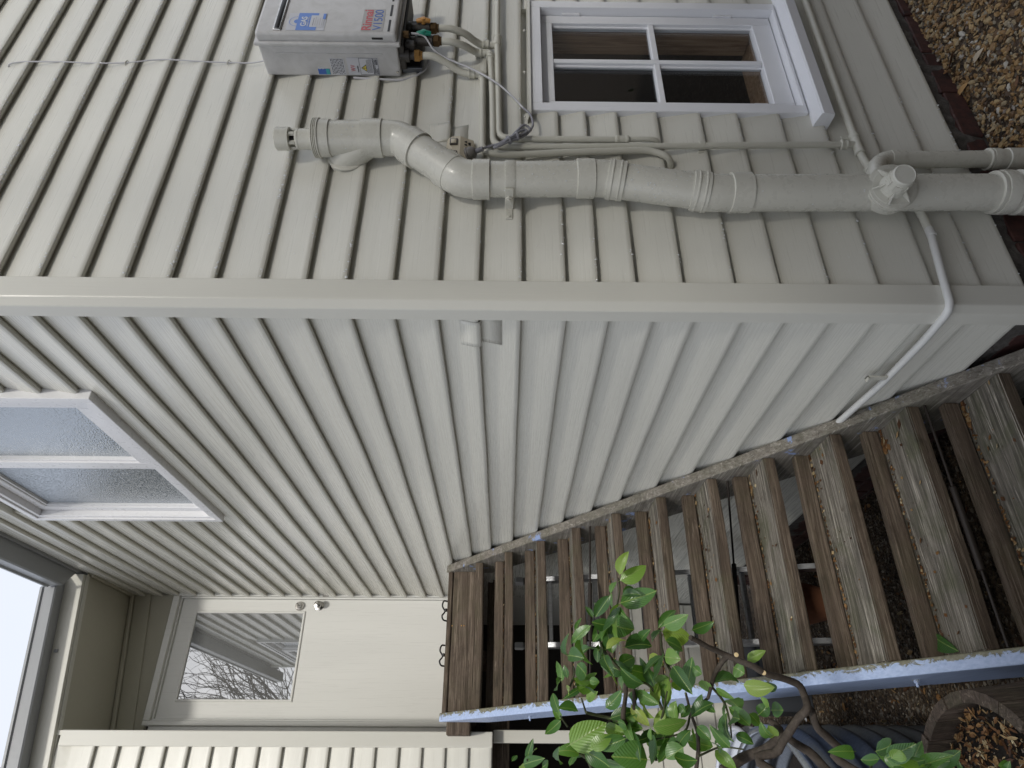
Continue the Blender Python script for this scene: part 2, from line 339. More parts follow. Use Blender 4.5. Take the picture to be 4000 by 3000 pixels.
def scatter(name, n, area, size, mat, label, flatn=.55, shape='stone', keep=None, zf=gz, parent=None):
    vs, fs = [], []; phi = (1 + 5 ** .5) / 2
    ic = [Vector(v).normalized() for v in [(-1, phi, 0), (1, phi, 0), (-1, -phi, 0), (1, -phi, 0), (0, -1, phi), (0, 1, phi), (0, -1, -phi), (0, 1, -phi), (phi, 0, -1), (phi, 0, 1), (-phi, 0, -1), (-phi, 0, 1)]]
    icf = [(0, 11, 5), (0, 5, 1), (0, 1, 7), (0, 7, 10), (0, 10, 11), (1, 5, 9), (5, 11, 4), (11, 10, 2), (10, 7, 6), (7, 1, 8), (3, 9, 4), (3, 4, 2), (3, 2, 6), (3, 6, 8), (3, 8, 9), (4, 9, 5), (2, 4, 11), (6, 2, 10), (8, 6, 7), (9, 8, 1)]
    for _ in range(n):
        x = random.uniform(area[0], area[1]); y = random.uniform(area[2], area[3])
        if keep and not keep(x, y): continue
        s = size[0] + (size[1] - size[0]) * random.random() ** 2.2
        R = Matrix.Rotation(random.uniform(0, 2 * PI), 3, 'Z') @ Matrix.Rotation(random.gauss(0, .5), 3, 'X') @ Matrix.Rotation(random.gauss(0, .5), 3, 'Y')
        z = zf(x, y); b = len(vs)
        if shape == 'stone':
            q = Vector((s * random.uniform(.8, 1.5), s * random.uniform(.6, 1), s * flatn * random.uniform(.6, 1.1)))
            for v in ic: vs.append(R @ Vector((v.x * q.x * random.uniform(.7, 1.2), v.y * q.y * random.uniform(.7, 1.2), v.z * q.z)) + Vector((x, y, z + s * .3 * random.random())))
            fs += [tuple(b + i for i in f) for f in icf]
        else:
            L = s * random.uniform(1.2, 2.4); W = s * random.uniform(.5, 1.0); c = random.uniform(.1, .5) * s; prof = [(-1, 0), (-.5, .8), (.2, 1), (.7, .6), (1, 0)]
            for (u, wd) in prof:
                vs.append(R @ Vector((u * L * .5, wd * W * .5, c * (1 - u * u) * -.3 + c * wd * .5)) + Vector((x, y, z + .004 + random.random() * .004)))
                vs.append(R @ Vector((u * L * .5, 0, c * (1 - u * u) * -.5)) + Vector((x, y, z + .005)))
                vs.append(R @ Vector((u * L * .5, -wd * W * .5, c * (1 - u * u) * -.3 + c * wd * .5)) + Vector((x, y, z + .004)))
            for i in range(4):
                k = b + 3 * i; fs.append((k, k + 1, k + 4, k + 3)); fs.append((k + 1, k + 2, k + 5, k + 4))
    me = bpy.data.meshes.new(name); me.from_pydata([tuple(v) for v in vs], [], fs); me.update()
    o = link(name, me, parent, mat); o['kind'] = 'stuff'
    if label: o['label'] = label
    return o
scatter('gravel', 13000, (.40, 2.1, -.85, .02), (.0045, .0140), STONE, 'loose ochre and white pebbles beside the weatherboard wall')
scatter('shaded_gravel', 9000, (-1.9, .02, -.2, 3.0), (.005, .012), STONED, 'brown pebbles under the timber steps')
scatter('leaf_litter', 1500, (-1.9, .02, -.2, 3.0), (.008, .022), LITTER, 'dry brown leaves scattered under and beside the steps', shape='leaf', zf=lambda x, y: gz(x, y) + .008)
scatter('fallen_leaves', 70, (.35, 2.0, -.8, -.01), (.01, .028), LITTER, 'dry leaves lying on the ochre gravel', shape='leaf', zf=lambda x, y: gz(x, y) + .012)
scatter('bark_chips', 1300, (-.1, 1.9, -.5, .01), (.004, .010), STONED, 'dark chips and soil along the foot of the wall', keep=lambda x, y: y > -.05 + .03 * noise.noise(Vector((x * 8, 0, 0))))
# ------------------------------------------------------------------ the house
house = thing('weatherboard_house', 'cream painted weatherboard house on brick footings with a recessed back door', 'house')
RZ = [-1.502, -1.377, -1.234, -1.077, -.933, -.787, -.657, -.508, -.370, -.262, -.167, -.040, .084, .201, .332, .465, .582, .710, .845, .974, 1.102, 1.227, 1.352, 1.475]
LZ = [-1.490, -1.341, -1.210, -1.076, -.943, -.811, -.686, -.546, -.426, -.296, -.171, -.038, .084, .203, .330, .455, .587, .727, .849, .984, 1.114, 1.246, 1.377, 1.497]
while RZ[-1] < 2.75: RZ.append(RZ[-1] + .128)
while LZ[-1] < 2.70: LZ.append(LZ[-1] + .129)
LZ[-1] = 2.80; RZ[-1] = 2.80
PZ = [.073 + .1358 * i for i in range(19)] 
def board(fn, s0, s1, z0, z1, mat, zt=None, seed=None):
    d = .033
    prof = [(-.004, z0 + .0065), (.0105, z0 + .0055), (d - .012, z0), (d - .008, z0 - .0002), (d - .0028, z0 + .0022), (d - .0004, z0 + .008), (d - .0012, z0 + .018), (.007, z1 + .014), (-.004, z1 + .014)]
    if zt is not None:
        ot = d - .0012 + (.007 - d + .0012) * (zt - z0 - .018) / (z1 + .014 - z0 - .018); prof = prof[:-2] + [(ot, zt), (-.004, zt)]
    n = max(2, int(abs(s1 - s0) / .11))
    return extrude_prof('weatherboard', prof, fn, s0, s1, mat, house, n, True, 40, wob=.0026, seed=seed)
fr = lambda s, o, z: Vector((s, -o, z))             # front (window) wall
fl = lambda s, o, z: Vector((-o, s, z))             # side wall beside the steps
fp = lambda s, o, z: Vector((s, 2.95 - o, z))       # porch wall
WX0, WX1, WZ0, WZ1 = .80, 1.448, -1.03, -.066
for a, b in zip(RZ[:-1], RZ[1:]):
    if a < WZ1 and b > WZ0:
        board(fr, .040, WX0 + .012, a, b, P_X); board(fr, WX1 - .012, 2.7, a, b, P_X)
    else: board(fr, .040, 2.7, a, b, P_X)
VY0, VY1, VZ0, VZ1 = .50, 1.80, 1.455, 2.41
for a, b in zip(LZ[:-1], LZ[1:]):
    if a < VZ1 and b > VZ0 - .03:
        sd_ = random.random() * 50; board(fl, .022, VY0 + .012, a, b, P_Y, None, sd_); board(fl, VY1 - .012, 3.56, a, b, P_Y, None, sd_)
        if a < VZ0: board(fl, VY0 + .012, VY1 - .012, a, b, P_Y, VZ0 + .012, sd_)
    else: board(fl, .022, 3.56, a, b, P_Y)
for a, b in zip(PZ[:-1], PZ[1:]): board(fp, -2.6, -1.015, a, b, P_X)
# corner boards: a wide one facing the yard, a narrow stop bead and a return
cbp = [(.050, -.001), (.050, -.039), (.048, -.0405), (-.018, -.0405), (-.022, -.039), (-.0385, -.022), (-.0405, -.018), (-.0405, .028), (-.039, .030), (.001, .030), (.001, -.001)]
vs = [(x, y, z) for z in (-1.53, 2.80) for (x, y) in cbp]; n_ = len(cbp)
part('corner_board', vs, [(k, (k + 1) % n_, (k + 1) % n_ + n_, k + n_) for k in range(n_)] + [tuple(range(n_))[::-1], tuple(range(n_, 2 * n_))], P_Z, house)
box('corner_board', (-1.030, 2.915, .07), (-.945, 2.948, 2.60), P_Z, house, .006, 2)
box('corner_board', (-.972, 2.949, .07), (-.945, 3.58, 2.66), P_Z, house, .002)
# backing walls (hidden structure of the house)
def wallslab(lo, hi, nm='wall_lining', mat=None): return box(nm, lo, hi, mat or P_0, house, 0)
wallslab((.004, .005, -1.5), (WX0 + .03, .10, 2.8)); wallslab((WX1 - .03, .005, -1.5), (2.7, .10, 2.8))
wallslab((WX0 + .03, .005, -1.5), (WX1 - .03, .10, WZ0)); wallslab((WX0 + .03, .005, WZ1), (WX1 - .03, .10, 2.8))
wallslab((.005, .101, -1.5), (.10, VY0 + .05, 2.8)); wallslab((.005, VY1 - .05, -1.5), (.10, 4.9, 2.8))
wallslab((.005, VY0 + .05, -1.5), (.10, VY1 - .05, VZ0)); wallslab((.005, VY0 + .05, VZ1), (.10, VY1 - .05, 2.8))
wallslab((-2.6, 2.953, .07), (-.974, 3.05, 2.62))
# dark room behind the small window
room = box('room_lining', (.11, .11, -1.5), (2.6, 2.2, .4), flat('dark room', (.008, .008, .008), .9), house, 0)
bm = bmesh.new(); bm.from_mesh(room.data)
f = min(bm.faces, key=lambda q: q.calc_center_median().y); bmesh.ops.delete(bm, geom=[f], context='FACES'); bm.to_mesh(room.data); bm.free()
# footing bricks
def brickrow(fn, s0, s1, z, course, mat=BRICK):
    s = s0 + (.11 if course % 2 else 0)
    while s < s1:
        e = min(s + .226, s1); p = random.uniform(-.004, .004)
        if e - s > .05:
            lo = fn(s, -.08, z); hi = fn(e, .006 + p, z + .072)
            box('brick', [min(a, b) for a, b in zip(lo, hi)], [max(a, b) for a, b in zip(lo, hi)], mat, house, .004, 1, .0015)
        s = e + .011
for c in range(3):
    brickrow(fr, .02, 2.5, -1.632 - .084 * c, c); brickrow(fl, .02, 3.2, -1.632 - .084 * c, c + 1)
def rough_strip(name, fn, s0, s1, z0, z1, mat):
    vs, fs = [], []; n = int((s1 - s0) / .02); mrows = 6
    for i in range(n + 1):
        for j in range(mrows + 1):
            s = s0 + (s1 - s0) * i / n; z = z0 + (z1 - z0) * j / mrows
            vs.append(fn(s, -.003 + .010 * sstep(-1.575, -1.55, z) + .014 * noise.noise(Vector((s * 22, z * 22, 3))) + .008 * noise.noise(Vector((s * 60, z * 60, 3))), z))
    for i in range(n):
        for j in range(mrows):
            a = i * (mrows + 1) + j; fs.append((a, a + 1, a + mrows + 2, a + mrows + 1))
    return part(name, vs, fs, mat, house, True)
rough_strip('mortar_bed', fr, -.01, 2.5, -1.90, -1.50, MORTAR); rough_strip('mortar_bed', fl, -.01, 3.2, -1.90, -1.48, MORTAR)
# ---- small white casement window (front wall)
win = part('window', [(0.9, .03, -.5), (.9, .031, -.5), (.9, .03, -.51)], [(0, 1, 2)], WHITE, house)
tag(win, 'small white timber window of four panes')
def frame4(name, fn, a0, a1, b0, b1, w_, o0, o1, mat, parent, bev=.002, wt=None, wb=None, nm=None):
    wt = w_ if wt is None else wt; wb = w_ if wb is None else wb
    segs = [((a0, b0), (a0 + w_, b1)), ((a1 - w_, b0), (a1, b1)), ((a0 + w_, b0), (a1 - w_, b0 + wb)), ((a0 + w_, b1 - wt), (a1 - w_, b1))]
    for (p, q) in segs:
        u = fn(p[0], o0, p[1]); v = fn(q[0], o1, q[1])
        box(name, [min(x, y) for x, y in zip(u, v)], [max(x, y) for x, y in zip(u, v)], mat, parent, bev)
def fbox(name, fn, a0, a1, b0, b1, o0, o1, mat, parent, bev=.002):
    u = fn(a0, o0, b0); v = fn(a1, o1, b1)
    return box(name, [min(x, y) for x, y in zip(u, v)], [max(x, y) for x, y in zip(u, v)], mat, parent, bev)
frame4('frame', fr, .800, 1.448, -1.030, -.070, .040, -.07, .038, WHITE, win, .002, .045, .012)
frame4('sash', fr, .842, 1.404, -1.014, -.117, .048, -.030, .006, WHITE, win, .002, .044, .074)
fbox('glazing_bar', fr, 1.112, 1.134, -.938, -.162, -.026, .0045, WHITE, win, .002)
fbox('glazing_bar', fr, .891, 1.111, -.556, -.534, -.026, .003, WHITE, win, .002)
fbox('glazing_bar', fr, 1.135, 1.355, -.556, -.534, -.026, .003, WHITE, win, .002)
for (a0, a1) in ((.888, 1.114), (1.132, 1.358)):
    for (b0, b1) in ((-.942, -.554), (-.536, -.158)):
        fbox('pane', fr, a0, a1, b0, b1, -.020, -.017, GLASS, win, 0)
        for (c0, c1, d0, d1) in ((a0, a0 + .007, b0, b1), (a1 - .007, a1, b0, b1)): fbox('putty', fr, c0, c1, d0, d1, -.0165, -.008, WHITE, win, .002)
for z in (-.235, -.83):
    lathe('hinge', (1.405, -.010, z - .035), (0, 0, 1), [(0, .0055), (.022, .0055), (.0225, .0048), (.0235, .0055), (.046, .0055), (.0465, .0048), (.0475, .0055), (.07, .0055)], WHITE, win, 10)
extrude_prof('sill', [(-.06, -1.032), (.040, -1.036), (.080, -1.046), (.084, -1.052), (.078, -1.090), (.066, -1.092), (-.02, -1.085)], fr, .742, 1.53, WHITE, win, 1, False)
extrude_prof('flashing', [(.0, -.060), (.030, -.062), (.046, -.066), (.0465, -.074), (.0455, -.074), (.045, -.0675), (.030, -.0635), (0, -.0615)], fr, .757, 1.49, P_X, win, 1, False)
for x in (.757, 1.0, 1.25): lathe('screw', (x + .012, -.030, -.052), (0, -1, 0), [(0, .004), (.004, .004), (.006, .002)], P_0, win, 8)
for (a, b, c, d, e, g) in ((1.3565, 1.385, -.95, -.15, .125, .014), (.875, .890, -.95, -.15, .06, .014)):
    box('inner_jamb', (a, .035, c), (b, e + .0, d), RAW, win, .002)
box('inner_sill', (.86, .035, -.985), (1.385, .18, -.955), RAW, win, .002)
# white plastic bottle on the inner sill
bt = thing('plastic_bottle', 'small white plastic spray bottle standing behind the window glass', 'bottle', None, (.955, .075, -.95))
lathe('bottle_body', (.955, .075, -.954), (0, 0, 1), [(0, .022), (.004, .026), (.05, .026), (.062, .012), (.07, .010)], flat('white plastic', (.7, .72, .75), .35), bt, 18)
lathe('cap', (.955, .075, -.883), (0, 0, 1), [(0, .011), (.018, .011), (.02, .006), (.03, .006)], flat('clear grey plastic', (.35, .37, .4), .2), bt, 14)
# metal patches nailed over board joints
def patch(fn, s0, s1, z0, z1, zl, mat, lab):
    vs, fs = [], []; n = 6; prof = [(.0234, z1), (.0325, zl + .020), (.0338, zl + .012), (.0340, zl + .004), (.0310, zl - .0015), (.0120, zl - .004), (.0152, zl - .02), (.0250, z0)]
    for i in range(n + 1):
        s = s0 + (s1 - s0) * i / n
        for (o, z) in prof: vs.append(fn(s, o + .0003 * noise.noise(Vector((s * 30, z * 30, 1))), z))
    m_ = len(prof)
    for i in range(n):
        for k in range(m_ - 1): a = i * m_ + k; fs.append((a, a + 1, a + m_ + 1, a + m_))
    o = part('joint_patch', vs, fs, mat, house, True, 35)
    sm = o.modifiers.new('s', 'SOLIDIFY'); sm.thickness = .0006; o['label'] = lab; return o
patch(fr, .642, .735, .140, .274, .201, P_X, 'thin metal patch over a board joint above the power outlet')
patch(fl, .050, .180, .018, .144, .084, P_Y, 'thin metal patch over a board joint beside the corner')
# ---- aluminium window high on the side wall
w2 = part('window', [(0, 1.0, 2), (0, 1.001, 2), (0, 1., 2.001)], [(0, 1, 2)], ALUW, house); tag(w2, 'white aluminium window with hammered obscure glass')
frame4('frame', fl, .500, 1.800, 1.452, 2.412, .030, -.03, .052, ALUW, w2, .002)
frame4('frame_lip', fl, .5305, 1.7695, 1.4825, 2.3815, .022, -.03, .044, ALUW, w2, .002)
frame4('sash', fl, .553, 1.163, 1.505, 2.359, .058, -.03, .030, ALUW, w2, .003)
frame4('sash', fl, 1.165, 1.747, 1.505, 2.359, .045, -.03, .014, ALUW, w2, .003)
frame4('bead', fl, .6115, 1.1045, 1.5635, 2.3005, .010, -.03, .022, ALUW, w2, .001)
frame4('bead', fl, 1.2105, 1.7015, 1.5505, 2.3135, .010, -.03, .006, ALUW, w2, .001)
fbox('pane', fl, .620, 1.096, 1.572, 2.292, -.002, .004, OBSC, w2, 0); fbox('pane', fl, 1.219, 1.693, 1.559, 2.305, -.012, -.006, OBSC, w2, 0)
# ---- porch: wall over the door, door, ceiling, beam
SL = lambda x: .135 * x                     # the verandah roof falls away to the left
def sheared(name, lo, hi, mat, bev=.002):
    o = box(name, lo, hi, mat, house, bev)
    for v in o.data.vertices: v.co.z += SL(v.co.x + o.location.x)
    return o
DY = 3.58
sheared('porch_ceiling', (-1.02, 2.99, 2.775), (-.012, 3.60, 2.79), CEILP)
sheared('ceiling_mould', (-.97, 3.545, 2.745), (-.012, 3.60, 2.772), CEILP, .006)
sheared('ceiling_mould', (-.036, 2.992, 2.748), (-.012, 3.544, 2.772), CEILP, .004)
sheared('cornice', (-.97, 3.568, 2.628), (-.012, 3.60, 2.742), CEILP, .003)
sheared('beam', (-2.6, 2.952, 2.768), (-.034, 2.988, 2.90), P_X, .002)
sheared('fascia', (-2.6, 2.925, 2.776), (-.034, 2.9505, 2.892), P_X, .002)
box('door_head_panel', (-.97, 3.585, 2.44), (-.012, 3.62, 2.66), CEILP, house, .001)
door = part('door', [(-.5, DY, 1.5), (-.5, DY + .001, 1.5), (-.5, DY, 1.501)], [(0, 1, 2)], DOORP, house); tag(door, 'off white back door with a square glass pane and two chrome locks')
fdo = lambda s, o, z: Vector((s, DY - o, z))
for (x0, x1, z0, z1, d) in ((-.885, -.855, .38, 2.44, .05), (-.030, -.002, .38, 2.44, .05)): fbox('door_frame', fdo, x0, x1, z0, z1, -.05, d, DOORP, door, .004)
fbox('door_frame', fdo, -.854, -.031, 2.395, 2.44, -.05, .048, DOORP, door, .004)
fbox('door_frame', fdo, -.93, -.886, .38, 2.40, -.05, .030, DOORP, door, .004)
fbox('door_stop', fdo, -.854, -.842, .38, 2.394, -.05, .022, DOORP, door, .002); fbox('door_stop', fdo, -.043, -.031, .38, 2.394, -.05, .022, DOORP, door, .002); fbox('door_stop', fdo, -.841, -.044, 2.382, 2.394, -.05, .022, DOORP, door, .002)
GX0, GX1, GZ0, GZ1 = -.722, -.140, 1.478, 2.262
for (a0, a1, b0, b1) in ((-.840, GX0, .40, 2.380), (GX1, -.045, .40, 2.380), (GX0, GX1, .40, GZ0), (GX0, GX1, GZ1, 2.380)):
    u = fdo(a0, -.035, b0); v = fdo(a1, 0, b1); 
leafv, leaff = [], []
def add_box_to(vs, fs, lo, hi):
    b = len(vs); vs += [Vector((x, y, z)) for x in (lo[0], hi[0]) for y in (lo[1], hi[1]) for z in (lo[2], hi[2])]
    fs += [tuple(b + i for i in f) for f in ((0, 1, 3, 2), (4, 6, 7, 5), (0, 4, 5, 1), (2, 3, 7, 6), (0, 2, 6, 4), (1, 5, 7, 3))]
xs_ = [-.840, GX0, GX1, -.045]; zs_ = [.40, GZ0, GZ1, 2.380]
for yy in (DY, DY + .035):
    b = len(leafv)
    for z in zs_:
        for x in xs_: leafv.append((x, yy, z))
    for j in range(3):
        for i in range(3):
            if (i, j) != (1, 1): leaff.append((b + j * 4 + i, b + j * 4 + i + 1, b + j * 4 + i + 5, b + j * 4 + i + 4))
part('door_leaf', leafv, leaff, DOORP, door)
frame4('glass_bead', fdo, GX0 - .012, GX1 + .012, GZ0 - .012, GZ1 + .012, .016, -.004, .009, DOORP, door, .004)
fbox('pane', fdo, GX0, GX1, GZ0, GZ1, -.010, -.004, DGLASS, door, 0)
for z, pr in ((1.517, 0), (1.372, 1)):
    if pr == 0:
        lathe('deadlock', (-.092, DY + .001, z), (0, -1, 0), [(0, .033), (.008, .033), (.012, .030), (.022, .027), (.023, .019), (.026, .018), (.027, .004)], CHROME, door, 28)
        box('keyhole', (-.094, DY - .0285, z - .007), (-.090, DY - .026, z + .007), BLACK, door, .0005)
    else:
        lathe('door_knob', (-.088, DY + .001, z), (0, -1, 0), [(0, .034), (.005, .033), (.009, .018), (.030, .013), (.040, .024), (.052, .027), (.062, .024), (.066, .012), (.067, .006)], CHROME, door, 28)
        box('keyhole', (-.090, DY - .0685, z - .006), (-.086, DY - .066, z + .006), BLACK, door, .0005)
box('strike_plate', (-.035, DY - .052, 1.30), (-.004, DY - .0505, 1.345), CHROME, door, .001)
# landing floor behind the top step
box('porch_floor', (-.97, 2.80, .20), (-.012, 3.851, .335), RISER, house, .004)
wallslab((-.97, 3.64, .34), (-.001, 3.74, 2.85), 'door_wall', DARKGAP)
# gutters with a mitred inner corner
def gutter(name, pts_fn, s0, s1, cut):
    # profile (out, up) of an open box gutter
    prof = [(0, .0), (.10, -.004), (.108, .004), (.110, .068), (.122, .074), (.122, .088), (.112, .088), (.112, .082), (.104, .078), (.100, .006), (.003, .010), (.003, .115), (0, .115)]
    vs, fs = [], []; n = len(prof)
    for i in range(2):
        for (o, z) in prof:
            s = s0 if i == 0 else s1 + (cut * o)
            vs.append(pts_fn(s, o, z))
    for k in range(n): a = k; b = (k + 1) % n; fs.append((a, b, b + n, a + n))
    fs.append(tuple(range(n))[::-1]); fs.append(tuple(n + k for k in range(n)))
    return part(name, vs, fs, GUT, house)
gy, gx = 2.924, -.027
gutter('gutter', lambda s, o, z: Vector((gx - o, s, 2.822 + z + .02 * 0)), -.6, gy - .002, -1.0)
gutter('gutter', lambda s, o, z: Vector((s, gy - o * .9, 2.884 + z + SL(s))), -2.6, gx, -1.0)
for xx in (-.52,): box('gutter_bracket', (xx, 2.915, 2.775), (xx + .02, 2.923, 2.80), GUT, house, .002)
box('wall_fascia', (-.026, -.3, 2.803), (.10, 4.2, 2.94), GUT, house, .002)
# roof sheets above
def roofsheet(p):
    vs, fs = [], []; n = 60; (x0, y0, z0), (x1, y1, z1), (x2, y2, z2), (x3, y3, z3) = p
    A, B, Cc, D = [Vector(q) for q in p]
    for i in range(n + 1):
        t = i / n; up = Vector((0, 0, .009 * math.sin(t * n * PI / 2)))
        vs.append(A.lerp(B, t) + up); vs.append(D.lerp(Cc, t) + up)
    for i in range(n): fs.append((2 * i, 2 * i + 2, 2 * i + 3, 2 * i + 1))
    o = part('roof', vs, fs, GUT, house, True); return o
roofsheet([(.02, -.35, 2.955), (.02, 4.2, 2.955), (2.7, 4.2, 3.5), (2.7, -.35, 3.5)])
roofsheet([(-2.6, 2.94, 2.66), (.0, 2.94, 3.02), (.0, 4.4, 3.35), (-2.6, 4.4, 3.0)])
# porch support post and the undercroft behind the steps
box('porch_post', (-1.000, 3.0, -1.80), (-.930, 3.07, .067), P_Z, house, .006, 2)
for i in range(6):
    z = -1.65 + .135 * i; extrude_prof('weatherboard', [(0, z), (.018, z), (.020, z + .005), (.006, z + .143), (0, z + .143)], lambda s, o, zz: Vector((s, 3.85 - o, zz)), -2.6, -.012, P_X, house, 1)
UNDER = flat('painted undercroft darkness', (.03, .025, .02), .9)  # near-black colour paints in the darkness of the open void under the porch
wallslab((-2.6, 4.75, -1.8), (.2, 4.85, .3), 'undercroft_dark_backing', UNDER); wallslab((-2.65, 3.9, -1.8), (-2.6, 4.8, .3), 'undercroft_dark_backing', UNDER); wallslab((-2.6, 3.852, .20), (.0, 4.8, .26), 'undercroft_ceiling', UNDER)
box('bearer', (-2.6, 2.98, -.03), (-.012, 3.06, .066), RISER, house, .003) if False else box('bearer', (-2.6, 3.09, -.03), (-.012, 3.17, .12), RISER, house, .003)
for i in range(5): box('joist', (-2.3 + .45 * i, 3.20, .06), (-2.25 + .45 * i, 3.84, .19), RISER, house, .003)
box('floor_boards', (-2.6, 3.06, .192), (-.972, 3.85, .21), RISER, house, .002)
# ------------------------------------------------------------------ staircase
st = thing('timber_steps', 'weathered open timber steps rising along the side wall to the back door', 'staircase', None, (-.47, 1.4, -1.7))
def nos(k): return 2.42 - .2188 * k, .178 - .1709 * k
XI, XO = -.078, -.866
def stringer(x0, x1, mat, off, yt, yb, drop):
    y1, z1 = yt, .178 + .781 * (yt - 2.42) + off; y0, z0 = yb, .178 + .781 * (yb - 2.42) + off
    prof = [(y1, z1), (y0, z0), (y0 - .02, z0 - .03), (y0 + .13, z0 - drop * 1.0), (y1, z1 - drop)]
    vs = [(x, y, z) for x in (x0, x1) for (y, z) in prof]; n = len(prof); fs = [(k, (k + 1) % n, (k + 1) % n + n, k + n) for k in range(n)] + [tuple(range(n))[::-1], tuple(range(n, 2 * n))]
    o = part('stringer', vs, fs, mat, st); b = o.modifiers.new('b', 'BEVEL'); b.width = .004; b.segments = 2; b.limit_method = 'ANGLE'; return o
STRB = STRG.copy(); STRB.name = 'grey stringer timber with blue paint flecks'
n_ = STRB.node_tree; bs = n_.nodes['Principled BSDF']; src_ = bs.inputs['Base Color'].links[0].from_socket
tc_ = n_.nodes.new('ShaderNodeTexCoord'); no_ = n_.nodes.new('ShaderNodeTexNoise'); no_.inputs['Scale'].default_value = 7; no_.inputs['Detail'].default_value = 7; no_.inputs['Roughness'].default_value = .7; n_.links.new(tc_.outputs['Object'], no_.inputs['Vector'])
rp_ = n_.nodes.new('ShaderNodeValToRGB'); rp_.color_ramp.elements[0].position = .60; rp_.color_ramp.elements[1].position = .64; n_.links.new(no_.outputs['Fac'], rp_.inputs[0])
mx_ = n_.nodes.new('ShaderNodeMixRGB'); mx_.inputs[2].default_value = (.25, .33, .55, 1); n_.links.new(rp_.outputs[0], mx_.inputs[0]); n_.links.new(src_, mx_.inputs[1]); n_.links.new(mx_.outputs[0], bs.inputs['Base Color'])
s1 = stringer(-.081, -.035, STRB, .006, 2.655, .02, .285); s1['label'] = 'grey stringer against the wall with flecks of blue paint'
s2 = stringer(-.912, -.867, BLUE, .006, 2.655, .02, .285); s2['label'] = 'outer stringer in peeling pale blue paint'
def plank(name, x0, x1, y0, y1, z0, z1, mat):
    bm = bmesh.new(); bmesh.ops.create_cube(bm, size=1); lo = Vector((x0, y0, z0)); hi = Vector((x1, y1, z1)); c = (lo + hi) / 2; s = hi - lo
    bmesh.ops.subdivide_edges(bm, edges=[e for e in bm.edges if abs((e.verts[0].co - e.verts[1].co).x) > .5], cuts=7)
    sd_ = random.random() * 100
    for v in bm.verts:
        v.co = Vector((v.co.x * s.x, v.co.y * s.y, v.co.z * s.z))
        q = noise.noise(Vector((v.co.x * 4 + sd_, v.co.y * 3, sd_))); v.co.z += q * .0035 - (.003 * (1 - (2 * v.co.x / s.x) ** 2) if s.y > .1 else 0); v.co.y += noise.noise(Vector((v.co.x * 6, sd_, v.co.z * 9))) * .003
    bmesh.ops.bevel(bm, geom=[e for e in bm.edges if e.calc_face_angle(0) > .8], offset=.004, segments=2, affect='EDGES')
    me = bpy.data.meshes.new(name); bm.to_mesh(me); bm.free()
    me.polygons.foreach_set('use_smooth', [True] * len(me.polygons)); me.set_sharp_from_angle(angle=math.radians(50))
    o = link(name, me, None, mat); o.parent = st; o.location = c - world_loc(st)
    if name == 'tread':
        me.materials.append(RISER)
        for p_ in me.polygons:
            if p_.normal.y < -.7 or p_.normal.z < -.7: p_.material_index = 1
    return o
NST = 13
for k in range(NST):
    y, z = nos(k); j = random.uniform(-.003, .003)
    if z < -1.72: break
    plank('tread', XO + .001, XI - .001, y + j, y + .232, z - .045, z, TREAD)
    if k: plank('riser', XO + .002, XI - .002, y + .190, y + .226, z + .0035, z + .058 + random.uniform(-.004, .004), RISER)
y, z = nos(0)
plank('riser', XO + .002, XI - .002, y + .205, y + .232, z + .0035, z + .140, RISER)
yl, zl = nos(-1)
plank('landing_plank', XO - .04, XI + .02, yl - .008, yl + .13, zl - .022, zl + .004, RISER); plank('landing_plank', XO - .02, XI + .02, yl + .135, yl + .30, zl - .022, zl + .003, RISER)
RUST = flat('rusty black steel', (.02, .014, .011), .6)
for (pa, pb) in (((-.082, 1.744, -.424), (-.862, 1.581, -.364)), ((-.082, 1.131, -.945), (-.862, 1.656, -1.044)), ((-.082, .445, -1.422), (-.862, .425, -1.408))):
    pa, pb = Vector(pa), Vector(pb); L_ = (pb - pa).length
    lathe('tie_rod', pa, pb - pa, [(0, .0045), (L_ * .38, .0045), (L_ * .385, .010), (L_ * .72, .010), (L_ * .725, .0045), (L_, .0045)], RUST, st, 12)
for k in (1.2, 4.4, 8.0, 10.5):
    y, z = nos(k); lathe('bolt', (-.911, y + .05, z - .10), (-1, 0, 0), [(0, .012), (.003, .012), (.0035, .008), (.010, .008), (.011, .004), (.022, .004)], BLUE, st, 8)
for (x, y_, z_) in ((-.40, 2.64, .315), (-.40, 2.64, .26), (-.40, 2.625, .245)): lathe('screw', (x, yl - .008 if z_ > .31 else 2.6255, z_), (0, -1, 0), [(0, .004), (.002, .004), (.003, .002)], BRASSL, st, 8)
lathe('screw', (-.052, 2.655, .30), (0, -1, 0), [(0, .007), (.003, .007)], CHROME, st, 10)
# debris caught where risers meet treads
def debris():
    vs, fs = [], []
    for k in range(1, NST - 1):
        y, z = nos(k)
        for _ in range(110 + 9 * k):
            u = random.random() ** 1.0; x = XI - .004 - (XI - XO - .01) * u; s = random.uniform(.0015, .006) * (1.8 if u < .12 else 1); yy = y + .186 - abs(random.gauss(0, .006)); b = len(vs)
            if random.random() < .12: yy = y + random.uniform(.02, .18); s *= 1.2
            a = random.uniform(0, PI); dx, dy = math.cos(a) * s * 1.6, math.sin(a) * s * 1.6; h = random.uniform(.0008, .004)
            vs += [Vector((x + dx, yy + dy, z + h)), Vector((x - dy * .6, yy + dx * .6, z + h * 1.6)), Vector((x - dx, yy - dy, z + h)), Vector((x + dy * .6, yy - dx * .6, z + .0006))]; fs.append((b, b + 1, b + 2, b + 3))
    me = bpy.data.meshes.new('step_debris'); me.from_pydata([tuple(v) for v in vs], [], fs); o = link('step_debris', me, None, LITTER); o['kind'] = 'stuff'; o['label'] = 'crumbled leaves and grit lying along the backs of the treads'
debris()
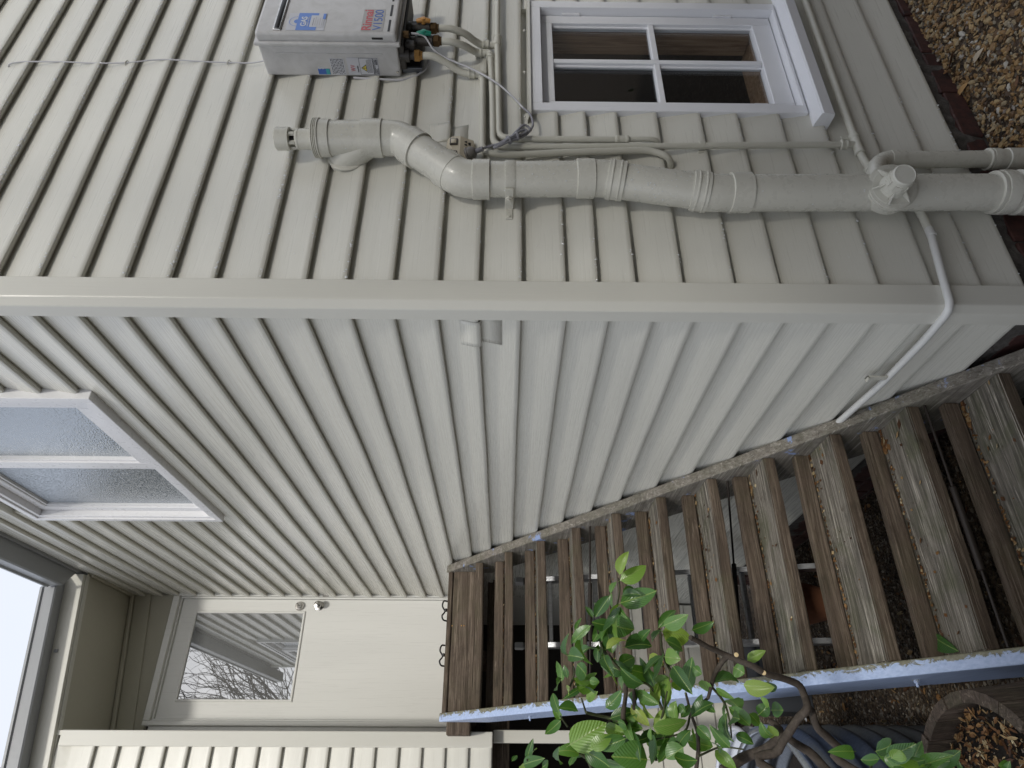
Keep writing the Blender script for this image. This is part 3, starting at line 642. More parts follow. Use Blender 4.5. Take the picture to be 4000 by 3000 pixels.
# black straps lying on the landing
for (x0, dy, lab) in ((-.300, 0, 'black elastic strap on the landing edge, nearer the wall'), (-.555, .01, 'black elastic strap on the landing edge, nearer the blue stringer')):
    t = thing('strap', lab, 'strap', 'black straps on the landing', (x0, 2.66, zl + .01))
    pts = [(x0 + .055, 2.70, zl + .010), (x0 + .052, 2.675 + dy, zl + .028), (x0 + .02, 2.665, zl + .034), (x0 - .01, 2.67, zl + .018), (x0 - .035, 2.67, zl + .034), (x0 - .058, 2.675, zl + .026), (x0 - .06, 2.70, zl + .008)]
    tube('strap_loop', smooth_path(pts, 5), .0048, BLACK, t, 8); lathe('buckle', (x0 - .012, 2.668, zl + .012), (1, 0, 0), [(0, .006), (.002, .009), (.016, .009), (.018, .006)], BLACK, t, 10)
# ------------------------------------------------------------------ soil stack
sk = thing('soil_stack', 'cream painted soil vent stack with offset bends and inspection cover on the front wall', 'soil pipe', None, (.37, -.09, -1.65))
R0 = .0545; YS = -.092
def V3(x, z, y=YS): return Vector((x, y, z))
lathe('vent_cap', V3(.575, .745), (0, 0, -1), [(0, .030), (.001, .033), (.004, .036), (.046, .036), (.047, .032)], PIPE, sk, 28)
for a in range(6):
    q = a * PI / 3 + .3; box('vent_rib', (.575 + .026 * math.cos(q) - .005, YS + .026 * math.sin(q) - .005, .678), (.575 + .026 * math.cos(q) + .005, YS + .026 * math.sin(q) + .005, .700), PIPE, sk, .001)
lathe('vent_core', V3(.575, .70), (0, 0, -1), [(0, .015), (.03, .015)], BLACK, sk, 16)
lathe('vent_valve', V3(.575, .679), (0, 0, -1), [(0, .029), (.005, .0335), (.010, .0335), (.0105, .0325), (.058, .0325)], PIPE, sk, 28)
lathe('threaded_cap', V3(.580, .624), (0, 0, -1), [(0, .040), (0.0005, .056), (.003, .0615), (.005, .0615), (.006, .058), (.008, .0615), (.010, .0615), (.011, .058), (.013, .0615), (.015, .0615), (.016, .058), (.018, .062), (.022, .062), (.023, .0585), (.055, .0585), (.056, .0548), (.06, .0545)], PIPE, sk, 40)
tube('pipe', [V3(.580, .57), V3(.583, .40)], R0, PIPE, sk, 36)
# branch going back into the wall
tube('branch', fillet([V3(.581, .435), V3(.576, .480, -.070), Vector((.566, -.030, .528)), Vector((.564, .0, .545))], .03, 5), .0535, PIPE, sk, 32)
lathe('wall_flange', (.563, -.030, .528), (0, -1, 0), [(0, .062), (.004, .062), (.007, .056)], PIPE, sk, 36)
lathe('socket', V3(.582, .470), (0, 0, -1), [(0, .0548), (.001, .0600), (.066, .0600), (.067, .0546)], PIPE, sk, 36)
E1 = [V3(.583, .405), V3(.580, .352), V3(.552, .316), V3(.537, .300)]
tube('bend', smooth_path([V3(.583, .405), V3(.581, .362), V3(.566, .334), V3(.548, .312)], 6), .0555, PIPE, sk, 36)
dd = (V3(.403, .146) - V3(.552, .318)).normalized()
lathe('socket', V3(.556, .322), dd, [(0, .055), (.001, .0605), (.050, .0605), (.051, .055)], PIPE, sk, 36)
tube('pipe', [V3(.54, .303), V3(.43, .177)], R0, PIPE, sk, 36)
lathe('socket', V3(.455, .206), dd, [(0, .055), (.001, .0590), (.045, .0590), (.046, .055)], PIPE, sk, 36)
tube('bend', smooth_path([V3(.430, .177), V3(.412, .154), V3(.403, .126), V3(.401, .095)], 6), .0575, PIPE, sk, 36)
lathe('socket', V3(.401, .112), (0, 0, -1), [(0, .057), (.002, .0610), (.052, .0610), (.054, .055)], PIPE, sk, 36)
tube('pipe', [V3(.402, .10), V3(.408, -.25)], R0, PIPE, sk, 36)
lathe('socket', V3(.409, -.205), (0.017, 0, -1), [(0, .055), (.002, .0600), (.055, .0600), (.057, .056)], PIPE, sk, 36)
tube('bend', smooth_path([V3(.410, -.26), V3(.410, -.292), V3(.404, -.325), V3(.398, -.350)], 5), .0565, PIPE, sk, 36)
d2 = (V3(.358, -.590) - V3(.406, -.32)).normalized()
lathe('ringed_socket', V3(.409, -.302), d2, [(0, .056), (.001, .0605), (.010, .0605), (.011, .0625), (.015, .0625), (.016, .0600), (.034, .0600), (.035, .0625), (.039, .0625), (.040, .0605), (.052, .0605), (.053, .055)], PIPE, sk, 36)
tube('pipe', [V3(.400, -.345), V3(.360, -.570)], R0, PIPE, sk, 36)
lathe('ringed_socket', V3(.3645, -.555), d2, [(0, .056), (.001, .0605), (.012, .0605), (.013, .0625), (.017, .0625), (.018, .0600), (.034, .0600), (.035, .0625), (.039, .0625), (.040, .0605), (.050, .0605), (.051, .055)], PIPE, sk, 36)
tube('bend', smooth_path([V3(.356, -.595), V3(.354, -.625), V3(.3545, -.655), V3(.355, -.68)], 5), .0565, PIPE, sk, 36)
lathe('socket', V3(.355, -.668), (0.01, 0, -1), [(0, .057), (.002, .0605), (.062, .0605), (.064, .055)], PIPE, sk, 36)
tube('pipe', [V3(.355, -.70), V3(.370, -1.52)], .0555, PIPE, sk, 40)
lathe('collar', V3(.3695, -1.475), (0.01, 0, -1), [(0, .057), (.001, .0640), (.010, .0640), (.011, .0610), (.015, .0610), (.016, .0660), (.024, .0670), (.050, .0670), (.052, .0640), (.054, .0640), (.058, .0600), (.070, .0600), (.074, .0680), (.30, .0680)], PIPE, sk, 40)
# inspection opening facing the yard
ic = Vector((.338, -.134, -1.138)); idr = Vector((-.33, -.94, .08)).normalized()
lathe('inspection_plate', ic - idr * .010, idr, [(-.03, .066), (.008, .067), (.010, .0735), (.017, .0735), (.018, .069), (.021, .069), (.022, .060), (.023, .058)], PIPE, sk, 40, 20)
lathe('inspection_knob', ic + idr * .012, idr, [(0, .040), (.020, .037), (.035, .034), (.070, .0325), (.073, .030), (.0735, .028), (.0725, .027), (.073, 0)], PIPE, sk, 32)
ux = idr.cross(Vector((0, 0, 1))).normalized()
for a in range(6):
    q = a * PI / 3 + .35; rd = ux * math.cos(q) + Vector((0, 0, 1)) * math.sin(q); tn = idr.cross(rd)
    p = [ic + idr * .014 + rd * .036, ic + idr * .014 + rd * .066, ic + idr * .018 + rd * .066, ic + idr * .038 + rd * .036]
    vs = [v + tn * .002 for v in p] + [v - tn * .002 for v in p]; part('web', vs, [(0, 1, 2, 3), (7, 6, 5, 4), (0, 4, 5, 1), (1, 5, 6, 2), (2, 6, 7, 3), (3, 7, 4, 0)], PIPE, sk)
    rr = .0375; g = [ic + idr * h + (ux * math.cos(q + e) + Vector((0, 0, 1)) * math.sin(q + e)) * rr for h in (.040, .066) for e in (-.28, .28)]
    vs = g + [v - (v - ic - idr * (v - ic).dot(idr)).normalized() * .008 for v in g]; part('grip', vs, [(0, 1, 3, 2), (4, 6, 7, 5), (0, 2, 6, 4), (1, 5, 7, 3), (2, 3, 7, 6), (0, 4, 5, 1)], PIPE, sk)
# saddle bracket
lathe('saddle_band', V3(.4035, .012), (0, 0, -1), [(0, .0550), (.0005, .0575), (.024, .0575), (.0322, .0550)], PIPE, sk, 36)
box('saddle_arm', (.298, -.033, -.012), (.372, -.028, .010), PIPE, sk, .001); box('saddle_lug', (.340, -.112, -.014), (.3475, -.026, .012), PIPE, sk, .001)
lathe('bolt', (.3395, -.075, .0), (-1, 0, 0), [(0, .011), (.006, .011), (.0065, .007), (.012, .007)], PIPE, sk, 6); lathe('screw', (.308, -.033, .0), (0, -1, 0), [(0, .0055), (.003, .0045)], PIPE, sk, 10)
# ------------------------------------------------------------------ short waste pipe beside the stack
wp = thing('waste_pipe', 'short thin cream waste pipe beside the soil stack, ending in the gravel', 'waste pipe', None, (.545, -.06, -1.65))
tube('pipe', [(.540, -.064, -1.235), (.550, -.064, -1.60)], .0270, PIPE, wp, 28)
tube('elbow', smooth_path([(.541, -.064, -1.250), (.538, -.064, -1.215), (.522, -.066, -1.188), (.492, -.072, -1.165), (.455, -.080, -1.150), (.41, -.085, -1.145)], 6), .0285, PIPE, wp, 28)
lathe('socket', (.5395, -.064, -1.222), (.02, 0, -1), [(0, .0275), (.001, .0298), (.040, .0298), (.041, .027)], PIPE, wp, 28)
lathe('floor_socket', (.5485, -.064, -1.540), (.02, 0, -1), [(0, .028), (.001, .0345), (.006, .0345), (.0065, .0325), (.010, .0325), (.011, .0345), (.034, .0345), (.036, .0315), (.06, .0315), (.062, .035), (.12, .035)], PIPE, wp, 30)
# ------------------------------------------------------------------ water heater
ht = thing('water_heater', 'pale grey wall mounted gas water heater with stickers above the window', 'water heater', None, (1.16, -.1, .62))
HX0, HX1, HZ0, HZ1 = .982, 1.332, .388, .866
def rbox(name, lo, hi, r, mat, parent, seg=4, which=None):
    o = box(name, lo, hi, mat, parent, r, seg); o.data.polygons.foreach_set('use_smooth', [True] * len(o.data.polygons)); o.data.set_sharp_from_angle(angle=math.radians(50)); return o
rbox('casing', (HX0, -.146, HZ0), (HX1, -.028, HZ1), .010, HEAT, ht)
rbox('cover_lip', (HX0 - .010, -.160, HZ0 - .012), (HX1 + .010, -.1465, HZ1 + .008), .005, HEAT, ht)
rbox('front_cover', (HX0 - .002, -.192, HZ0 - .002), (HX1 + .002, -.157, HZ1 - .002), .012, HEAT, ht)
box('side_rib', (HX0 - .0015, -.118, HZ0 + .055), (HX0 + .001, -.113, HZ1 - .055), HEAT, ht, .0007)
FY = -.1925
def slot(x0, x1, z0, z1, nm='slot', y=FY): return box(nm, (x0, y - .0006, z0), (x1, y + .003, z1), BLACK, ht, .0006)
lathe_pts = [(.990, .781), (.990, .795), (1.30, .795), (1.30, .781)]
rbox('exhaust_vent', (.990, -.1975, .774), (1.324, -.190, .802), .0036, CHROME, ht, 3); rbox('exhaust_slot', (.996, -.1985, .7795), (1.318, -.196, .7965), .0012, BLACK, ht, 1)
for i in range(4): slot(.992 + .088 * i, 1.058 + .088 * i, .408, .4155)
box('slot', (HX0 - .0026, -.178, .432), (HX0 + .001, -.170, .470), BLACK, ht, .0006)
box('base_plate', (HX0 + .01, -.140, HZ0 - .020), (HX1 - .01, -.05, HZ0 - .001), DKMET, ht, .002)
box('mounting_bracket', (HX0 + .02, -.05, HZ0 - .075), (HX0 + .085, -.030, HZ0 - .002), STEEL, ht, .002); box('mounting_hole', (HX0 + .028, -.0515, HZ0 - .068), (HX0 + .077, -.0495, HZ0 - .02), BLACK, ht, .001)
lathe('screw', (HX0 - .0005, -.048, HZ0 + .012), (-1, 0, 0), [(0, .005), (.003, .004)], CHROME, ht, 10)
# stickers
WPAP = flat('white sticker', (.55, .56, .60), .4); BLUP = flat('blue print', (.12, .24, .62), .4); INKB = flat('black print', (.03, .03, .035), .5); REDP = flat('red print', (.50, .09, .10), .4); GREYP = flat('grey sticker', (.36, .35, .34), .35)
WPR = flat('white print', (.66, .68, .72), .4); YELP = flat('yellow print', (.62, .52, .08), .4); BL2 = flat('deep blue print', (.05, .13, .42), .4); TEAL = flat('teal print', (.05, .36, .38), .4)
def fs_(x0, x1, z0, z1, mat, lift, nm='sticker'): return box(nm, (x0, FY - lift - .0003, z0), (x1, FY - lift, z1), mat, ht, 0)
fs_(.992, 1.090, .630, .758, WPAP, .0003); fs_(.992, 1.090, .658, .726, BLUP, .0008, 'sticker_panel'); fs_(1.010, 1.076, .636, .682, WPAP, .0013, 'sticker_panel'); fs_(1.055, 1.086, .6325, .642, BLUP, .0018, 'sticker_panel')
vs, fs = [], []
for i in range(25):
    a = PI * i / 24
    for r in (.026, .0275, .0, .0115): vs.append(Vector((1.041 + r * math.cos(a), FY - .0015, .726 + r * math.sin(a))))
for i in range(24):
    a = 4 * i; fs += [(a, a + 4, a + 5, a + 1), (a + 2, a + 6, a + 7, a + 3)]
part('rating_arc', vs, fs, BLUP, ht)
AX, AZ = (1, 0, 0), (0, 0, 1)
text('GAS', .027, (1.014, FY - .0016, .695), AX, AZ, WPR, ht, width=.054, bold=.0007); text('ENERGY RATING', .008, (1.014, FY - .0016, .686), AX, AZ, WPR, ht, width=.054)
for i in range(5): fs_(1.018, 1.068 - .008 * (i % 3), .6410 + .0075 * i, .6420 + .0075 * i, INKB if i == 4 else GREYP, .0018, 'print_line')
fs_(.992, 1.118, .432, .506, GREYP, .0003)
text('Rinnai', .044, (.997, FY - .0010, .4735), AX, AZ, REDP, ht, width=.116, bold=.0009); text('V1500', .042, (.997, FY - .0010, .438), AX, AZ, BL2, ht, width=.116)
# side stickers (the side faces the steps)
SXF = HX0 - .0004; NY, NZ = (0, -1, 0), (0, 0, -1)
def ss_(y0, y1, z0, z1, mat, lift=.0003, nm='sticker'): return box(nm, (SXF - lift - .0003, y0, z0), (SXF - lift, y1, z1), mat, ht, 0)
ss_(-.098, -.036, .582, .632, WPAP); ss_(-.102, -.036, .462, .572, WPAP); ss_(-.058, -.036, .638, .680, BL2); ss_(-.058, -.036, .6395, .652, TEAL, .0006, 'sticker_panel')
text('GAS', .012, (SXF - .0010, -.0575, .678), NZ, NY, WPR, ht, width=.020, bold=.0004)
for i in range(9):
    y = -.096; 
    while y < -.04:
        l_ = random.uniform(.004, .012); ss_(y, min(y + l_, -.038), .5865 + .005 * i, .5885 + .005 * i, INKB, .0006, 'print_line'); y += l_ + random.uniform(.002, .004)
text('WV', .024, (SXF - .0010, -.050, .546), (0, -1, 0), AZ, REDP, ht, width=.024); text('WaterMark', .007, (SXF - .0010, -.046, .535), NY, AZ, INKB, ht, width=.026, bold=.0001)
for (a0, a1, b0, b1) in ((-.101, -.100, .464, .530), (-.038, -.037, .464, .530), (-.101, -.037, .529, .530), (-.101, -.037, .464, .465), (-.101, -.037, .483, .4836), (-.101, -.037, .478, .4786)): ss_(a0, a1, b0, b1, INKB, .0007, 'label_rule')
tri = [(-.0625, .5255), (-.0775, .5060), (-.0475, .5060)]
part('warning_triangle', [(SXF - .0009, y, z) for y, z in tri], [(0, 1, 2)], INKB, ht); part('warning_triangle', [(SXF - .0012, -.0625 + (y + .0625) * .74, .5125 + (z - .5125) * .74) for y, z in tri], [(0, 1, 2)], YELP, ht)
text('!', .014, (SXF - .0015, -.0615, .5082), NY, AZ, INKB, ht, bold=.0004)
for i in range(6): ss_(-.098 + random.uniform(0, .01), -.044, .4870 + .0032 * i, .4879 + .0032 * i, INKB, .0007, 'print_line')
text('APPROVED FOR OUTDOOR INSTALLATION ONLY', .0045, (SXF - .0010, -.040, .4793), NY, AZ, INKB, ht, width=.058); text('CUSTOMER SERVICE ON THIS APPLIANCE', .004, (SXF - .0010, -.040, .4742), NY, AZ, INKB, ht, width=.056)
text('AUSTRALIA', .004, (SXF - .0010, -.040, .4700), NY, AZ, INKB, ht, width=.018); text('NEW ZEALAND', .004, (SXF - .0010, -.040, .4660), NY, AZ, INKB, ht, width=.022)
for i in range(12): ss_(-.096 + .0018 * i, -.0950 + .0018 * i, .4665, .4735, INKB, .0007, 'bar')
# valves under the heater
def valve(x, y, ztop, zb, hmat, nut):
    lathe('valve_body', (x, y, ztop), (0, 0, -1), [(0, .016), (.02, .016), (.021, .022), (.034, .022), (.035, .014), (.05, .014), (.052, .018), (ztop - zb - .034, .018)], DKMET, ht, 12)
    lathe('compression_nut', (x, y, zb + .032), (0, 0, -1), [(0, .017), (.003, .021), (.020, .021), (.024, .016), (.030, .016)], nut, ht, 6)
    if hmat:
        zc = (ztop + zb) / 2 - .012; lathe('valve_stem', (x, y - .012, zc), (0, -1, 0), [(0, .007), (.014, .007)], BRASS, ht, 12)
        vs, fs = tube_geo([(x, y - .026, zc + .024), (x, y - .029, zc + .010), (x, y - .029, zc - .010), (x, y - .026, zc - .024)], [.0075, .009, .009, .0075], 10); o = part('valve_handle', vs, fs, hmat, ht, True, 40)
        lathe('handle_hub', (x, y - .020, zc), (0, -1, 0), [(0, .010), (.018, .009), (.019, .004)], hmat, ht, 14)
valve(1.132, -.118, .386, .254, ORANGE, BRASS); valve(1.058, -.118, .386, .240, GREENP, BRASS); valve(1.000, -.100, .386, .304, None, BRASSL)
lathe('drain_boss', (1.04, -.152, .372), (0, 0, -1), [(0, .013), (.02, .013), (.021, .010)], BRASS, ht, 6); lathe('gas_cock', (1.10, -.10, .372), (0, 0, -1), [(0, .014), (.05, .012), (.052, .02), (.07, .02)], DKMET, ht, 10)
for (x, y, z, s) in ((1.17, -.09, .35, .02), (1.08, -.08, .33, .022), (1.025, -.12, .345, .014)): box('fitting', (x - s, y - s, z - s), (x + s, y + s, z + s * 1.6), DKMET, ht, .004)
# ------------------------------------------------------------------ water and gas pipes
def pipe_run(lab, paths, coll, grp='copper pipes below the water heater'):
    b = Vector(paths[0][0][-1]); t = thing('water_pipe', lab, 'pipe', grp, b)
    for pts, r in paths: tube('pipe', pts, r, PIPE2, t, 16, 50)
    for (p, ax, L, R) in coll:
        lathe('fitting', Vector(p) - Vector(ax).normalized() * L / 2, ax, [(0, R * .86), (L * .06, R), (L * .22, R), (L * .26, R * .88), (L * .74, R * .88), (L * .78, R), (L * .94, R), (L, R * .86)], PIPE2, t, 18)
    return t
rp = .0108
yP = -.047
pipe_run('uppermost of three cream copper pipes, fed from the orange handled valve', [
    (smooth_path([(1.132, -.118, .26), (1.133, -.117, .215), (1.138, -.095, .165), (1.148, -.060, .128), (1.150, -.045, .10), (1.150, -.043, .055)], 6), .0125),
    (fillet([(2.2, yP, .056), (1.15, yP, .048), (.862, yP, .040), (.648, yP, .034), (.640, yP, -.03), (.641, yP, -.34), (.643, yP, -.372)], .052, 6), rp),
    (fillet([(.643, yP, -.37), (.646, yP, -.43), (.648, yP, -.492), (.640, .02, -.512)], .03, 5), .0085)],
    [((1.151, -.045, .090), (0, 0, 1), .024, .0165), ((1.173, yP, .048), (1, 0, 0), .055, .0150), ((.6425, yP, -.372), (0, 0, 1), .045, .0150)])
pipe_run('middle of three cream copper pipes, fed from the green handled valve', [
    (smooth_path([(1.058, -.118, .245), (1.057, -.116, .208), (1.068, -.095, .165), (1.095, -.060, .138), (1.102, -.045, .115), (1.103, -.043, .09)], 6), .0125),
    (fillet([(1.103, yP, .10), (1.102, yP, .073), (.847, yP, .060), (.608, yP, .053), (.602, yP, -.03), (.604, yP, -.2), (.624, yP, -.86), (.630, yP, -1.145)], .05, 6), rp)],
    [((1.103, -.043, .115), (0, 0, 1), .024, .0165), ((1.076, yP, .0715), (1, 0, 0), .020, .0155), ((.6285, yP, -1.105), (0, 0, 1), .024, .0160)])
pipe_run('lowest of three cream copper pipes, bending closest to the soil stack', [
    (smooth_path([(1.000, -.100, .306), (1.000, -.098, .270), (.996, -.075, .222), (.990, -.055, .190), (.984, -.045, .160), (.982, -.043, .11)], 6), .0125),
    (fillet([(.982, yP, .13), (.980, yP, .098), (.846, yP, .094), (.572, yP, .087), (.563, yP, .0), (.578, yP, -.177), (.594, yP, -.46), (.560, yP, -.525), (.545, .02, -.535)], .05, 6), rp)],
    [((.983, -.043, .136), (0, 0, 1), .024, .0165), ((.958, yP, .097), (1, 0, 0), .020, .0155)])
low = thing('low_pipe', 'pale painted pipe running low round the house corner behind the soil stack', 'pipe', None, (.63, -.04, -1.15))
tube('pipe', fillet([(2.3, yP, -1.16), (1.467, yP, -1.155), (.79, yP, -1.149), (.651, yP, -1.150), (.568, yP, -1.151), (.505, yP, -1.165), (.43, yP, -1.225), (.348, yP, -1.268), (.245, yP, -1.274)], .05, 5), .0125, PIPE2, low, 16)
tube('pipe', fillet([(.262, yP, -1.274), (.235, yP, -1.273), (.060, yP - .002, -1.253), (-.040, yP - .004, -1.243), (-.050, .10, -1.243), (-.048, .36, -1.242), (-.046, .70, -1.215), (-.046, 1.3, -1.17)], .035, 6), .0115, WCOND, low, 16)
lathe('tee', (.585, yP, -1.149), (1, 0, 0), [(0, .014), (.003, .0165), (.016, .0165), (.018, .0145), (.075, .0145), (.077, .0165), (.092, .0165), (.095, .014)], PIPE2, low, 18)
lathe('coupling', (.522, yP, -1.158), (-1, 0, -.25), [(0, .014), (.003, .0160), (.014, .0160), (.016, .014)], PIPE2, low, 18); lathe('coupling', (.262, yP, -1.2742), (-1, 0, 0), [(0, .0125), (.002, .0135), (.03, .0135), (.032, .012)], WCOND, low, 18)
box('saddle_clip', (.672, -.034, -1.140), (.690, -.028, -1.115), PIPE2, low, .001); box('hook', (-.058, .298, -1.232), (-.052, .318, -1.165), PIPE2, low, .001); box('hook', (-.068, .298, -1.170), (-.052, .318, -1.165), PIPE2, low, .001)
cl = tag(lathe('pipe_clip', (.620, yP, -.624), (0, 0, -1), [(0, .0112), (.0005, .0128), (.017, .0128), (.0175, .0112)], PIPE2, None, 18), 'cream saddle clip round the middle pipe, left of the white window', 'clip')
b_ = box('clip_lug', (.600, -.034, -.641), (.610, -.030, -.624), PIPE2, cl, .001)
# ------------------------------------------------------------------ power outlet, plug, cords
ol = thing('power_outlet', 'aged cream double power outlet on the wall behind the stack', 'outlet', None, (.585, -.045, .155))
def prism(name, pts, y0, y1, mat, parent, axis='y'):
    vs = [(x, y, z) for y in (y0, y1) for (x, z) in pts]; n = len(pts); return part(name, vs, [(k, (k + 1) % n, (k + 1) % n + n, k + n) for k in range(n)] + [tuple(range(n))[::-1], tuple(range(n, 2 * n))], mat, parent)
OX0, OX1 = .520, .632
vs = []; prof = [(-.026, .208), (-.050, .203), (-.062, .188), (-.064, .160), (-.045, .118), (-.026, .116)]
vs = [(x, y, z) for x in (OX0, OX1) for (y, z) in prof]; n = len(prof)
hb_ = part('outlet_body', vs, [(k, (k + 1) % n, (k + 1) % n + n, k + n) for k in range(n)] + [tuple(range(n))[::-1], tuple(range(n, 2 * n))], BEIGE, ol); bb = hb_.modifiers.new('b', 'BEVEL'); bb.width = .0015; bb.segments = 2
box('back_plate', (OX0 - .006, -.030, .110), (OX1 + .006, -.0262, .212), BEIGE, ol, .002)
for x in (.545, .603):
    rbox('rocker', (x - .015, -.0680, .168), (x + .015, -.0610, .194), .003, flat('smoky plastic', (.10, .09, .085), .25), ol, 2); rbox('rocker_inlay', (x - .010, -.0695, .172), (x + .010, -.0675, .190), .001, BEIGE, ol, 1)
for (x, z) in ((.610, .142), (.596, .142), (.603, .130)):
    sl = box('pin_slot', (x - .0012, -.0605, z - .004), (x + .0012, -.050, z + .004), BLACK, ol, 0)
pg = thing('mains_plug', 'round grey plug pushed into the power outlet', 'plug', None, (.555, -.06, .125))
pd = Vector((.10, -.35, -.93)).normalized()
lathe('plug_body', (.556, -.052, .140), pd, [(0, .019), (.003, .022), (.008, .022), (.009, .0195), (.012, .0195), (.013, .021), (.024, .0195), (.032, .013), (.034, .010)], flat('grey plug rubber', (.19, .18, .17), .5), pg, 26)
lathe('strain_relief', Vector((.556, -.052, .140)) + pd * .033, pd, [(q, (.0085 if (i % 2) else .0068)) for i, q in enumerate([.0, .003, .0045, .0075, .009, .012, .0135, .0165, .018, .021, .0225, .026])], GREYC, pg, 16)
cr = thing('cord', 'grey power cord bundled in a knot below the outlet and looping up to the heater', 'cord', None, (.60, -.07, -.02))
p0 = Vector((.556, -.052, .140)) + pd * .055
tube('cord', smooth_path([p0, (.574, -.068, .074), (.582, -.070, .050), (.590, -.072, .028), (.605, -.078, .0), (.640, -.084, -.028), (.668, -.080, -.048), (.660, -.072, -.066), (.632, -.072, -.055), (.600, -.080, -.022), (.576, -.084, .012), (.562, -.080, .040), (.568, -.075, .048), (.590, -.086, .012), (.610, -.090, -.018), (.640, -.082, -.040), (.645, -.078, -.056), (.625, -.080, -.045), (.600, -.090, -.008), (.575, -.085, .020), (.566, -.082, .036), (.585, -.076, .018), (.612, -.076, -.020), (.650, -.066, -.062), (.675, -.060, -.072), (.705, -.056, -.078), (.748, -.058, -.070), (.780, -.060, -.046)], 7), .0040, GREYC, cr, 9)
tube('cord', smooth_path([(.780, -.060, -.046), (.800, -.062, -.032), (.835, -.066, -.006), (.885, -.070, .035), (.935, -.072, .090), (.972, -.078, .150), (1.000, -.090, .220), (1.020, -.110, .268), (1.050, -.140, .300), (1.050, -.150, .345)], 6), .0036, GREYCL, cr, 9)
for (cx, cz) in ((.610, -.02), (.592, .005)): lathe('cord_tie', (cx, -.081, cz), (.55, 0, -.8), [(0, .0125), (.001, .0145), (.006, .0145), (.007, .0125)], GREYC, cr, 12)
tag(tube('drain_cable', smooth_path([(.981, -.024, .56), (.972, -.026, .48), (.966, -.028, .40), (.972, -.030, .365), (.990, -.032, .330), (1.025, -.034, .303), (1.075, -.036, .298), (1.10, -.07, .33)], 6), .0040, GREYCL, None, 9), 'thin grey cable curving from the heater side under its base', 'cable')
tag(tube('heater_wire', smooth_path([(1.024, -.012, 1.812), (1.030, -.028, 1.80), (1.040, -.031, 1.742), (1.040, -.032, 1.60), (1.036, -.031, 1.50), (1.040, -.032, 1.382), (1.056, -.032, 1.30), (1.060, -.032, 1.232), (1.052, -.031, 1.10), (1.048, -.031, 1.0), (1.045, -.034, .93), (1.040, -.05, .868)], 5), .0026, GREYCL, None, 8), 'thin pale wire running down the boards to the top of the heater', 'wire')
for (x, z) in ((1.040, 1.385), (1.050, 1.02)): tag(tube('wire_clip', [(x - .012, -.030, z + .002), (x - .002, -.036, z), (x + .010, -.034, z - .002), (x + .012, -.026, z - .003)], .0018, PIPE2, None, 6), 'small tie holding the pale wire, %s' % ('the upper of two' if z > 1.2 else 'nearer the heater'), 'clip', 'clips on the pale wire')
# rain drops on the boards and pipes
def drops():
    vs, fs = [], []
    def hemi(p, nrm, s, st_=1.3):
        nrm = nrm.normalized(); u = nrm.cross(Vector((0, 0, 1))); u = u.normalized() if u.length > .1 else Vector((1, 0, 0)); v = u.cross(nrm); b = len(vs)
        for k in range(6): a = k * PI / 3; vs.append(p + u * math.cos(a) * s + v * math.sin(a) * s * st_)
        for k in range(6): a = k * PI / 3; vs.append(p + nrm * s * .6 + (u * math.cos(a) * s + v * math.sin(a) * s * st_) * .6)
        vs.append(p + nrm * s * .8)
        for k in range(6): fs.append((b + k, b + (k + 1) % 6, b + 6 + (k + 1) % 6, b + 6 + k)); fs.append((b + 6 + k, b + 6 + (k + 1) % 6, b + 12))
    dens = lambda x: .5 + noise.noise(Vector((x * 3, 1.7, 0)))
    for i, z in enumerate(RZ[:-1]):
        wet = 1 if z > .0 else .45
        for _ in range(int(240 * wet)):
            x = random.uniform(.05, 1.75)
            if WZ0 - .05 < z < WZ1 and x > .79: continue
            if random.random() > dens(x + z * 3): continue
            if random.random() < .35: hemi(Vector((x, -.025 - random.random() * .004, z + .0005)), Vector((0, -.3, -1)), random.uniform(.0018, .0034))
            else: hemi(Vector((x, -.0322, z + random.uniform(.002, .010))), Vector((0, -1, 0)), random.uniform(.0011, .0022), 2.2)
        for _ in range(int(60 * wet)):
            x = random.uniform(.05, 1.75); q = random.random() ** 2
            if WZ0 - .05 < z < WZ1 and x > .79: continue
            hemi(Vector((x, -.0322 + .0145 * q, z + .016 + .1 * q)), Vector((0, -1, .1)), random.uniform(.0006, .0014), 1.2)
    for (x0, z0, x1, z1, r, n_) in ((.583, .60, .583, .42, .0565, 40), (.56, .32, .43, .18, .0575, 70), (.402, .1, .408, -.25, .0555, 60), (.40, -.34, .36, -.57, .0555, 90), (.355, -.7, .368, -1.3, .0565, 45)):
        for _ in range(n_):
            t = random.random(); a = random.uniform(-PI, 0); nrm = Vector((math.cos(a), math.sin(a), 0)); hemi(Vector((x0 + (x1 - x0) * t, YS, z0 + (z1 - z0) * t)) + nrm * r, nrm, random.uniform(.0008, .002), 1.2)
    me = bpy.data.meshes.new('rain_drops'); me.from_pydata([tuple(v) for v in vs], [], fs); me.polygons.foreach_set('use_smooth', [True] * len(me.polygons)); o = link('rain_drops', me, None, DROP); o['kind'] = 'stuff'; o['label'] = 'rain drops clinging to the painted boards and the stack'
drops()
